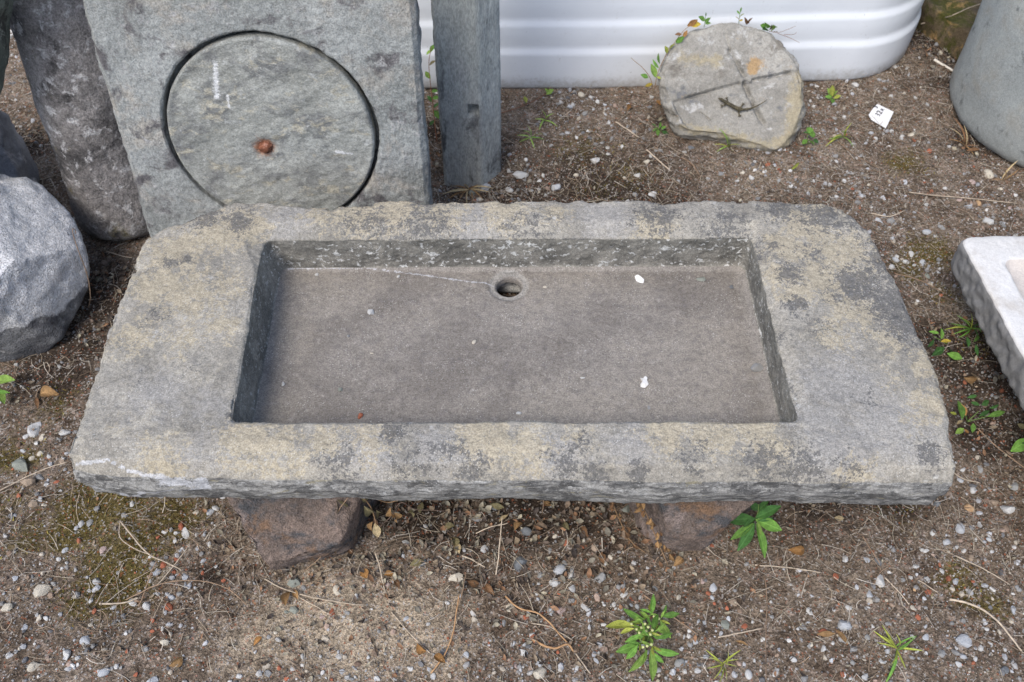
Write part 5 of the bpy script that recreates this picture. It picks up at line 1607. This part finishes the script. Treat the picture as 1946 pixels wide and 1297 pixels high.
def plant(name, label, cat, foot, stems, leaves, stem='g', group=None, sr=.0012, surf=None, part='leaf'):
    """foot (u,v); stems: lists of (u,v,h); leaves: (u0,v0,h0,u1,v1,h1,shape,colour)"""
    P3 = surf or (lambda u, v, h: ground_at(u, v, h))
    f = P3(foot[0], foot[1], 0.0)
    e = bpy.data.objects.new(name, None); COL.objects.link(e)
    e.empty_display_size = .02
    e.location = f
    tag(e, label, cat, group)
    pp = []
    for s_ in stems:
        q = spline([P3(*a) for a in s_], max(6, 4 * len(s_)))
        pp.append(tube(q - f, np.linspace(sr, sr * .6, len(q)), 5))
    if pp:
        V, F = join(pp)
        link('stem', np_mesh('stem', V, F), STEM[stem], e)
    for u0, v0, h0, u1, v1, h1, sh_, c_ in leaves:
        leaf_obj(part, P3(u0, v0, h0), P3(u1, v1, h1), sh_, c_, e, f)
    return e


plant('weed', 'broad leaved dark green weed growing beside the right supporting rock', 'weed', (1428, 1000),
      [[(1428, 1002, 0), (1432, 992, .03), (1436, 985, .055)], [(1432, 992, .03), (1440, 975, .06), (1442, 958, .08)]],
      [(1436, 985, .055, 1484, 961, .07, 'wide', 'd'), (1436, 988, .05, 1487, 1008, .035, 'wide', 'g'), (1434, 986, .05, 1378, 988, .04, 'wide', 'd'), (1432, 995, .04, 1389, 1026, .02, 'lance', 'g'), (1434, 995, .04, 1403, 1048, .012, 'lance', 'd'),
       (1437, 996, .045, 1457, 1061, .012, 'lance', 'g'), (1440, 975, .06, 1460, 950, .075, 'wide', 'd'), (1441, 970, .065, 1425, 955, .075, 'oval', 'd'), (1438, 990, .055, 1447, 1020, .04, 'lance', 'l'), (1440, 990, .05, 1470, 985, .05, 'lance', 'd'), (1436, 985, .06, 1412, 1002, .05, 'lance', 'd')])
st, lv_ = [], []
for (u, v, h) in ((1237, 1158, .05), (1222, 1182, .055), (1258, 1172, .05), (1205, 1195, .05), (1238, 1200, .075), (1215, 1225, .05), (1240, 1228, .06), (1195, 1180, .04), (1250, 1195, .05)):
    st.append([(1228, 1222, 0), ((1228 + u) / 2, (1222 + v) / 2, h * .7), (u, v, h)])
for a in [(1237, 1170, .045, 1243, 1128, .05), (1225, 1178, .055, 1182, 1158, .045), (1205, 1190, .05, 1150, 1188, .035), (1258, 1172, .05, 1292, 1166, .045), (1255, 1180, .05, 1275, 1215, .03), (1240, 1232, .055, 1292, 1246, .04), (1236, 1236, .05, 1243, 1296, .02),
          (1230, 1236, .05, 1196, 1281, .02), (1218, 1222, .045, 1170, 1241, .03), (1238, 1165, .05, 1216, 1158, .05), (1232, 1195, .07, 1215, 1215, .055), (1245, 1200, .065, 1265, 1185, .055), (1205, 1195, .05, 1178, 1203, .04), (1240, 1200, .075, 1250, 1165, .07),
          (1222, 1186, .06, 1200, 1170, .05), (1220, 1205, .06, 1187, 1222, .045), (1244, 1212, .06, 1280, 1205, .05), (1226, 1232, .055, 1222, 1268, .03), (1256, 1172, .05, 1268, 1150, .045), (1240, 1190, .07, 1228, 1172, .065), (1238, 1238, .05, 1262, 1262, .03), (1212, 1226, .05, 1190, 1255, .03), (1233, 1210, .08, 1222, 1198, .08), (1240, 1208, .08, 1252, 1216, .075)]:
    lv_.append((*a, 'lance', rl.choice('gggllb')))
for a in list(st):
    (ua, va, ha), (ub, vb, hb) = a[1], a[2]
    for _ in range(4):
        t_ = rl.uniform(.35, 1)
        u_, v_, h_ = ua + (ub - ua) * t_, va + (vb - va) * t_, ha + (hb - ha) * t_
        an_ = rl.uniform(0, 6.28); l_ = rl.uniform(14, 26)
        lv_.append((u_, v_, h_, u_ + l_ * math.cos(an_), v_ + l_ * .8 * math.sin(an_), h_ + rl.uniform(-.005, .012), 'lance', rl.choice('gllb')))
fw = plant('weed', 'bushy bright green weed with narrow leaves and tiny buds at the bottom of the picture', 'weed', (1228, 1222), st, lv_)
bpos = []
BUDM = plain_mat('pale_bud', (.42, .45, .20), .7, .2, 200)
f_ = np.array(fw.location)
T_, TFF = ICO[1]
bp = []
for (u, v, h) in [(1226, 1186, .068), (1219, 1193, .066), (1232, 1192, .075), (1240, 1198, .08), (1236, 1206, .082), (1228, 1200, .075), (1243, 1172, .058), (1252, 1176, .056), (1210, 1196, .058), (1215, 1203, .06), (1230, 1228, .06), (1222, 1230, .056), (1238, 1225, .066), (1246, 1206, .072), (1233, 1180, .065), (1200, 1186, .05)]:
    bp.append((T_ * .0028 + (ground_at(u, v, h) - f_), TFF))
V, F = join(bp)
tag(link('buds', np_mesh('buds', V, F), BUDM, fw), kind='stuff')


def tuft(label, foot, tips, c_, arch=.03, name='grass_tuft', group='grass tufts on the soil', shape='blade'):
    f = ground_at(foot[0], foot[1])
    e = bpy.data.objects.new(name, None); COL.objects.link(e); e.location = f; e.empty_display_size = .02
    tag(e, label, 'grass', group)
    for u, v, h in tips:
        b0 = ground_at(foot[0] + rl.uniform(-3, 3), foot[1] + rl.uniform(-2, 2), .001)
        leaf_obj('blade', b0, ground_at(u, v, h), shape, c_ if len(c_) == 1 else rl.choice(c_), e, f)
    return e


tuft('yellowing spidery grass tuft lying flat near the bottom of the picture', (1374, 1262), [(1345, 1238, .02), (1404, 1236, .03), (1347, 1271, .01), (1371, 1298, .012), (1398, 1266, .012), (1352, 1250, .02), (1385, 1290, .01), (1362, 1290, .01), (1388, 1245, .03), (1400, 1252, .02)], 'b')
tuft('fresh green grass tuft with long blades at the lower right', (1704, 1232), [(1664, 1203, .02), (1680, 1193, .03), (1742, 1213, .03), (1752, 1236, .02), (1690, 1299, .01), (1720, 1268, .012), (1675, 1222, .03), (1735, 1208, .03), (1725, 1230, .03), (1700, 1262, .02), (1712, 1210, .04), (1690, 1215, .04)], 'gb')
tuft('yellow green grass tuft in front and left of the price tag', (1602, 262), [(1572, 270, .015), (1612, 236, .05), (1622, 272, .015), (1588, 256, .03), (1606, 244, .05), (1618, 256, .03), (1580, 262, .02)], 'lb')
tuft('small green grass tuft between post and carved round stone', (1008, 262), [(985, 255, .02), (1030, 250, .03), (1015, 278, .01), (1000, 245, .04), (1022, 262, .02), (990, 268, .015), (1008, 240, .04), (1032, 262, .015)], 'gl')
tuft('sparse light green sprig behind the small grass tuft beside the post', (1036, 230), [(1020, 225, .02), (1046, 215, .04), (1058, 235, .015), (1035, 210, .04), (1025, 240, .02)], 'l')
tuft('yellow green sprig growing at the lower edge of the carved round stone', (1382, 280), [(1376, 245, .06), (1365, 285, .01), (1405, 272, .03), (1395, 286, .01), (1388, 258, .05), (1360, 272, .02)], 'lb')
tuft('thin grass blades in the gap left of the marble trough', (1845, 625), [(1825, 600, .03), (1812, 615, .02), (1870, 612, .03), (1862, 640, .02), (1830, 640, .015), (1850, 600, .04), (1880, 628, .02), (1818, 632, .02), (1866, 625, .03), (1838, 605, .04), (1800, 622, .015)], 'gbd')
tuft('dry tan grass clump at the foot of the stone post', (890, 362), [(860, 350, .03), (845, 365, .02), (870, 378, .01), (905, 352, .03), (925, 362, .02), (900, 380, .01), (880, 345, .04), (850, 375, .01), (915, 372, .015), (935, 352, .02), (868, 362, .03), (885, 380, .015)], 'ctc', name='dry_grass_clump')
tuft('dry brown grass wisps at the left foot of the broad column', (1832, 278), [(1822, 222, .06), (1815, 240, .05), (1826, 262, .03), (1845, 262, .03), (1850, 290, .01), (1808, 262, .02), (1838, 240, .05), (1858, 275, .02)], 'trc', name='dry_grass_clump')
tuft('dry stalk wisps at the front foot of the broad column', (1905, 345), [(1930, 305, .05), (1922, 330, .03), (1890, 338, .02), (1938, 322, .03), (1912, 315, .05)], 'ct', name='dry_grass_clump')

plant('weed', 'small yellow green rosette growing in front of the white container, right of the carved stone', 'weed', (1582, 186), [], [(1582, 185, .005, 1573, 168, .02, 'oval', 'l'), (1583, 184, .005, 1592, 172, .02, 'oval', 'l'), (1581, 186, .005, 1568, 184, .01, 'oval', 'g'), (1584, 187, .005, 1598, 182, .012, 'oval', 'b'), (1582, 188, .005, 1582, 196, .006, 'oval', 'g'), (1582, 184, .01, 1582, 162, .03, 'oval', 'b')])
plant('weed', 'small clover like plant at the right edge of the carved round stone', 'weed', (1536, 272), [[(1536, 274, 0), (1534, 262, .02), (1537, 252, .03)], [(1536, 274, 0), (1545, 268, .02)]],
      [(1534, 266, .02, 1524, 274, .015, 'round', 'g'), (1535, 266, .02, 1548, 276, .015, 'round', 'g'), (1537, 254, .03, 1540, 242, .035, 'round', 'g'), (1537, 254, .03, 1527, 252, .03, 'round', 'd'), (1538, 256, .03, 1550, 256, .025, 'round', 'g'), (1545, 268, .02, 1556, 270, .015, 'round', 'd')])
plant('weed', 'low green plant at the left foot of the carved round stone', 'weed', (1258, 248), [[(1258, 250, 0), (1250, 244, .012), (1244, 240, .02)]],
      [(1250, 244, .012, 1240, 250, .008, 'oval', 'g'), (1246, 240, .02, 1238, 236, .02, 'oval', 'd'), (1256, 246, .01, 1266, 240, .015, 'oval', 'g'), (1252, 244, .015, 1256, 232, .02, 'oval', 'g'), (1258, 250, .01, 1270, 255, .006, 'oval', 'd'), (1250, 246, .01, 1250, 258, .006, 'oval', 'g')])
tag(leaf_obj('fallen_leaf', ground_at(1503, 323, .004), ground_at(1520, 309, .012), 'lance', 'b'), 'single yellow green fallen leaf in front of the carved round stone', 'leaf')
sf = lambda u, v, h: rp_(u, v, h - .02)
plant('vine', 'thin vine with green and yellow leaves climbing the left edge of the carved round stone', 'vine', (1242, 172),
      [[(1242, 175, .0), (1236, 150, .02), (1222, 130, .03), (1208, 118, .03), (1199, 110, .03)], [(1244, 170, .0), (1250, 140, .02), (1262, 112, .02), (1280, 84, .02), (1300, 58, .03), (1318, 46, .03)]],
      [(1232, 148, .02, 1218, 142, .03, 'oval', 'g'), (1240, 160, .02, 1226, 164, .02, 'oval', 'y'), (1246, 148, .02, 1238, 122, .03, 'oval', 'l'), (1248, 146, .02, 1256, 150, .025, 'oval', 'b'), (1252, 130, .02, 1240, 114, .03, 'lance', 'g'), (1254, 122, .02, 1250, 102, .03, 'lance', 'g'),
       (1268, 102, .02, 1264, 88, .03, 'oval', 'b'), (1272, 94, .02, 1282, 84, .03, 'oval', 'b'), (1284, 82, .02, 1300, 70, .03, 'oval', 'g'), (1296, 66, .03, 1283, 66, .035, 'oval', 'r'), (1298, 72, .025, 1306, 58, .03, 'oval', 'o'), (1306, 50, .03, 1326, 38, .04, 'oval', 'o'), (1310, 48, .03, 1332, 46, .035, 'oval', 'y')], 'b', surf=sf, sr=.0010)
plant('weed', 'green sprig on the top left rim of the carved round stone', 'weed', (1338, 50), [[(1338, 52, .0), (1340, 40, .02), (1341, 30, .03)]],
      [(1339, 44, .02, 1350, 34, .03, 'oval', 'g'), (1340, 40, .02, 1328, 32, .03, 'oval', 'g'), (1341, 32, .03, 1342, 24, .035, 'lance', 'd'), (1340, 46, .02, 1351, 44, .025, 'oval', 'g')], surf=sf, sr=.0009)
plant('weed', 'yellow green sprig on the top middle rim of the carved round stone', 'weed', (1404, 46), [[(1404, 48, .0), (1405, 34, .02), (1407, 22, .03)]],
      [(1405, 38, .02, 1398, 32, .03, 'oval', 'y'), (1405, 34, .02, 1414, 26, .03, 'oval', 'b'), (1406, 28, .03, 1400, 20, .03, 'lance', 'g'), (1407, 24, .03, 1409, 14, .035, 'lance', 'g'), (1405, 40, .02, 1412, 38, .025, 'oval', 'y')], surf=sf, sr=.0009)
plant('weed', 'dry brown tuft right of the yellow green sprig on the carved round stone', 'weed', (1419, 46), [], [(1419, 47, 0, 1416, 34, .02, 'lance', 'r'), (1420, 47, 0, 1429, 34, .02, 'lance', 'r'), (1419, 46, .0, 1423, 38, .03, 'lance', 'r')], surf=sf)
plant('weed', 'low green tuft with dry twiglets on the upper right rim of the carved round stone', 'weed', (1462, 58), [[(1462, 60, 0), (1480, 62, .02), (1500, 55, .03), (1512, 50, .03)], [(1478, 64, .0), (1500, 72, .02), (1520, 82, .03)], [(1490, 66, .02), (1508, 66, .03), (1514, 62, .03)]],
      [(1455, 54, 0, 1446, 48, .02, 'oval', 'g'), (1457, 54, 0, 1458, 44, .03, 'oval', 'g'), (1462, 57, 0, 1468, 46, .03, 'lance', 'k'), (1466, 60, 0, 1476, 50, .03, 'lance', 'l'), (1460, 58, 0, 1450, 56, .02, 'oval', 'd'), (1470, 62, 0, 1478, 60, .02, 'lance', 'k'), (1468, 58, 0, 1472, 46, .03, 'lance', 'l')], 'r', surf=sf, sr=.0006)
plant('weed', 'leafy weed with green and yellow leaves between the two troughs, the rear one', 'weed', (1800, 650), [[(1800, 655, 0), (1795, 645, .03), (1790, 635, .05)], [(1800, 655, 0), (1775, 640, .03)]],
      [(1788, 645, .04, 1790, 624, .05, 'oval', 'g'), (1788, 650, .04, 1808, 648, .045, 'oval', 'y'), (1785, 634, .04, 1766, 630, .04, 'lance', 'g'), (1775, 645, .03, 1764, 660, .02, 'oval', 'd'), (1795, 660, .02, 1772, 676, .012, 'oval', 'd'), (1800, 660, .02, 1818, 684, .012, 'lance', 'd'), (1840, 660, .02, 1838, 640, .03, 'oval', 'd'), (1855, 655, .02, 1858, 676, .01, 'lance', 'd'), (1850, 650, .03, 1862, 638, .03, 'lance', 'g'), (1800, 672, .02, 1830, 682, .01, 'wide', 'g'), (1780, 660, .02, 1790, 670, .015, 'oval', 'd')])
plant('weed', 'leafy weed with one large green and yellow leaf between the two troughs, the front one', 'weed', (1838, 800), [[(1838, 802, 0), (1835, 790, .03), (1825, 780, .05)], [(1838, 802, 0), (1860, 782, .03)], [(1838, 802, 0), (1890, 788, .02)]],
      [(1820, 762, .05, 1830, 797, .04, 'oval', 'g'), (1826, 768, .045, 1836, 790, .035, 'oval', 'o'), (1845, 765, .03, 1862, 770, .03, 'wide', 'd'), (1838, 756, .03, 1858, 752, .03, 'lance', 'd'), (1860, 792, .02, 1882, 780, .02, 'lance', 'd'), (1876, 792, .03, 1912, 782, .03, 'lance', 'g'), (1850, 805, .02, 1848, 822, .015, 'oval', 'g'), (1832, 815, .02, 1816, 824, .012, 'oval', 'l'), (1832, 816, .025, 1842, 824, .015, 'lance', 'o'), (1818, 788, .03, 1806, 784, .03, 'oval', 'b'), (1865, 770, .02, 1880, 762, .02, 'oval', 'd'), (1880, 776, .02, 1900, 770, .02, 'lance', 'd'), (1830, 800, .02, 1818, 806, .015, 'oval', 'c')])
plant('weed', 'green leaf of a weed at the right picture edge below the marble trough', 'weed', (1950, 850), [], [(1955, 835, .03, 1922, 858, .02, 'oval', 'g'), (1958, 840, .03, 1936, 838, .03, 'oval', 'd'), (1950, 815, .03, 1934, 806, .03, 'oval', 'k')])
plant('weed', 'bright green leaves at the left picture edge below the white topped boulder', 'weed', (-12, 750), [], [(-14, 725, .04, 26, 721, .05, 'wide', 'l'), (-12, 735, .03, 9, 766, .02, 'wide', 'l'), (-10, 745, .03, 18, 746, .025, 'lance', 'g')])
plant('creeping_stem', 'creeping red stem with yellow green leaves right of the stone post', 'vine', (950, 216), [[(950, 216, .004), (985, 205, .006), (1015, 192, .008), (1042, 176, .012)]], [(1000, 196, .01, 997, 183, .02, 'oval', 'b'), (1038, 180, .01, 1052, 170, .02, 'oval', 'l'), (1042, 176, .01, 1036, 168, .02, 'oval', 'l')], 'r')
plant('vine', 'green vine in the dark gap between square slab and stone post', 'vine', (826, 262), [[(830, 270, 0), (824, 215, .06), (818, 160, .13), (815, 120, .17), (820, 90, .20)]],
      [(824, 210, .06, 836, 226, .05, 'oval', 'g'), (822, 195, .08, 812, 182, .09, 'oval', 'd'), (820, 175, .10, 832, 172, .10, 'oval', 'g'), (818, 150, .13, 808, 136, .14, 'oval', 'l'), (816, 125, .16, 828, 115, .17, 'oval', 'k'), (818, 100, .19, 826, 84, .2, 'oval', 'g'), (820, 96, .19, 810, 104, .18, 'oval', 'l'), (826, 230, .04, 816, 238, .03, 'oval', 'd'), (824, 205, .07, 834, 196, .08, 'oval', 'd'), (822, 188, .09, 834, 184, .09, 'oval', 'g')], 'r')
plant('dry_vine', 'withered vine with curled tan leaves hanging beside the left supporting rock', 'vine', (735, 975), [[(690, 944, .2), (705, 965, .15), (712, 985, .12), (715, 1000, .1)], [(700, 942, .2), (735, 955, .15), (760, 950, .16)]],
      [(640, 950, .16, 645, 975, .13, 'curl', 'k'), (648, 1010, .09, 668, 1008, .08, 'curl', 't'), (630, 1035, .06, 640, 1052, .05, 'curl', 't'), (692, 962, .15, 708, 980, .13, 'curl', 'k'), (712, 995, .1, 719, 1022, .08, 'oval', 'c'), (708, 992, .1, 704, 1010, .09, 'curl', 't'), (742, 965, .13, 748, 985, .11, 'curl', 't'), (748, 975, .12, 756, 992, .1, 'curl', 't'), (685, 945, .19, 700, 952, .18, 'curl', 'k'), (775, 975, .08, 788, 980, .07, 'curl', 'k'), (715, 970, .14, 724, 978, .12, 'curl', 'k'), (726, 1002, .08, 728, 1012, .07, 'curl', 'k')], 'b')
sl_ = []
for k in range(24):
    t = k / 23
    u, v = 1212 + 60 * t + rl.uniform(-7, 7), 948 + 105 * t + rl.uniform(-5, 5)
    sl_.append((u, v, .15 * (1 - t) + .012, u + rl.uniform(-9, 9), v + rl.uniform(7, 15), .15 * (1 - t) + .006, 'curl', rl.choice('trt')))
plant('seed_stalk', 'brown withered seed stalk leaning along the right supporting rock', 'dry stalk', (1268, 1062), [[(1212, 944, .17), (1232, 985, .10), (1250, 1030, .04), (1270, 1075, .005)]], sl_ + [(1262, 1020, .04, 1272, 1042, .02, 'oval', 't'), (1258, 1012, .05, 1276, 1020, .04, 'curl', 't')], 'b')
sl_ = []
for k in range(16):
    t = k / 15
    u, v = 1160 + 45 * t + rl.uniform(-6, 6), 950 + 90 * t + rl.uniform(-5, 5)
    sl_.append((u, v, .13 * (1 - t) + .012, u + rl.uniform(-9, 9), v + rl.uniform(6, 13), .13 * (1 - t) + .006, 'curl', rl.choice('rtr')))
plant('seed_stalk', 'second brown withered seed stalk left of the right supporting rock', 'dry stalk', (1212, 1050), [[(1160, 946, .15), (1178, 990, .08), (1200, 1030, .03), (1228, 1052, .004)]], sl_, 'b')

DEAD = [(693, 1090, 20, 'o', 'round', 'round orange dead leaf in front of the left supporting rock'), (545, 1137, 26, 't', 'curl', 'tan curled dead leaf at the left edge of the sandy patch'), (562, 1130, 18, 't', 'curl', 'orange brown curled leaf beside the tan curled one'),
        (92, 748, 30, 't', 'curl', 'long orange brown dead leaf near the white topped boulder'), (70, 765, 26, 'r', 'lance', 'brown dead leaf strip left of the front left trough corner'), (490, 1218, 18, 'o', 'curl', 'orange crumpled leaf at the left of the sandy patch'), (800, 1232, 22, 'o', 'curl', 'orange crumpled leaf in front on the sandy patch'),
        (835, 1252, 22, 'o', 'curl', 'orange crumpled leaf at the foot of the orange stem'), (740, 1093, 18, 'o', 'curl', 'orange leaf fragment among the litter right of the left rock'), (755, 1110, 16, 'r', 'curl', 'reddish leaf fragment in the litter'), (335, 1258, 24, 't', 'curl', 'brown curled leaf at the bottom left'),
        (1290, 1068, 20, 't', 'curl', 'tan dead leaf in front of the brown seed stalk'), (1515, 1045, 26, 'o', 'curl', 'orange brown crumpled leaf right of the broad leaved weed'), (1595, 985, 16, 'c', 'oval', 'pale leaf scrap under the front of the trough at the right'), (1845, 720, 22, 't', 'curl', 'brown dead leaf between the two troughs'),
        (1570, 1205, 30, 't', 'lance', 'tan flattened leaf strip at the lower right'), (1600, 1210, 30, 't', 'lance', 'second tan leaf strip at the lower right, right of the first'), (1410, 1222, 22, 't', 'lance', 'brown leaf strip behind the yellowing grass tuft'), (1252, 195, 16, 'o', 'oval', 'orange leaf at the left edge of the carved round stone'), (1197, 205, 16, 'o', 'curl', 'orange dead leaf left of the carved round stone'),
        (1850, 285, 24, 'r', 'lance', 'brown dead leaf at the foot of the broad column'), (900, 1108, 20, 'r', 'curl', 'red brown leaf fragment in front of the leaf litter'), (930, 1120, 22, 'r', 'curl', 'red brown leaf fragment right of the other red one'), (957, 985, 20, 'c', 'oval', 'pale folded leaf at the front edge under the trough'), (945, 962, 24, 'k', 'wide', 'long grey tan leaf hanging near the front edge under the trough'),
        (1040, 958, 16, 't', 'oval', 'tan leaf in the litter under the trough middle'), (862, 1030, 22, 'k', 'curl', 'olive dead leaf in the litter'), (792, 1070, 24, 'k', 'oval', 'grey olive leaf in the litter right of the left rock'), (870, 1042, 20, 'c', 'curl', 'pale yellow leaf in the litter'), (853, 1004, 22, 'k', 'curl', 'yellow olive curled leaf under the trough edge'), (1145, 1060, 22, 'r', 'oval', 'brown dead leaf left of the brown seed stalk'), (1110, 1010, 20, 'r', 'curl', 'brown curled leaf in the litter left of the seed stalks'),
        (985, 1000, 20, 't', 'curl', 'tan curled leaf behind the slate pebbles'), (800, 965, 20, 'k', 'oval', 'olive leaf lying under the front edge near the left rock'), (1076, 1000, 18, 'k', 'curl', 'dull olive leaf at the right end of the litter')]
for u, v, s_, c_, sh_, lab in DEAD:
    p = ground_at(u, v, .008)
    a_ = rl.uniform(0, 6.28)
    dv_ = np.array((math.cos(a_), math.sin(a_), .12)) * s_ * px_size(p) * .55
    tag(leaf_obj('dead_leaf', p - dv_, p + dv_, sh_, c_), lab, 'dead leaf', 'dead leaves on the ground')
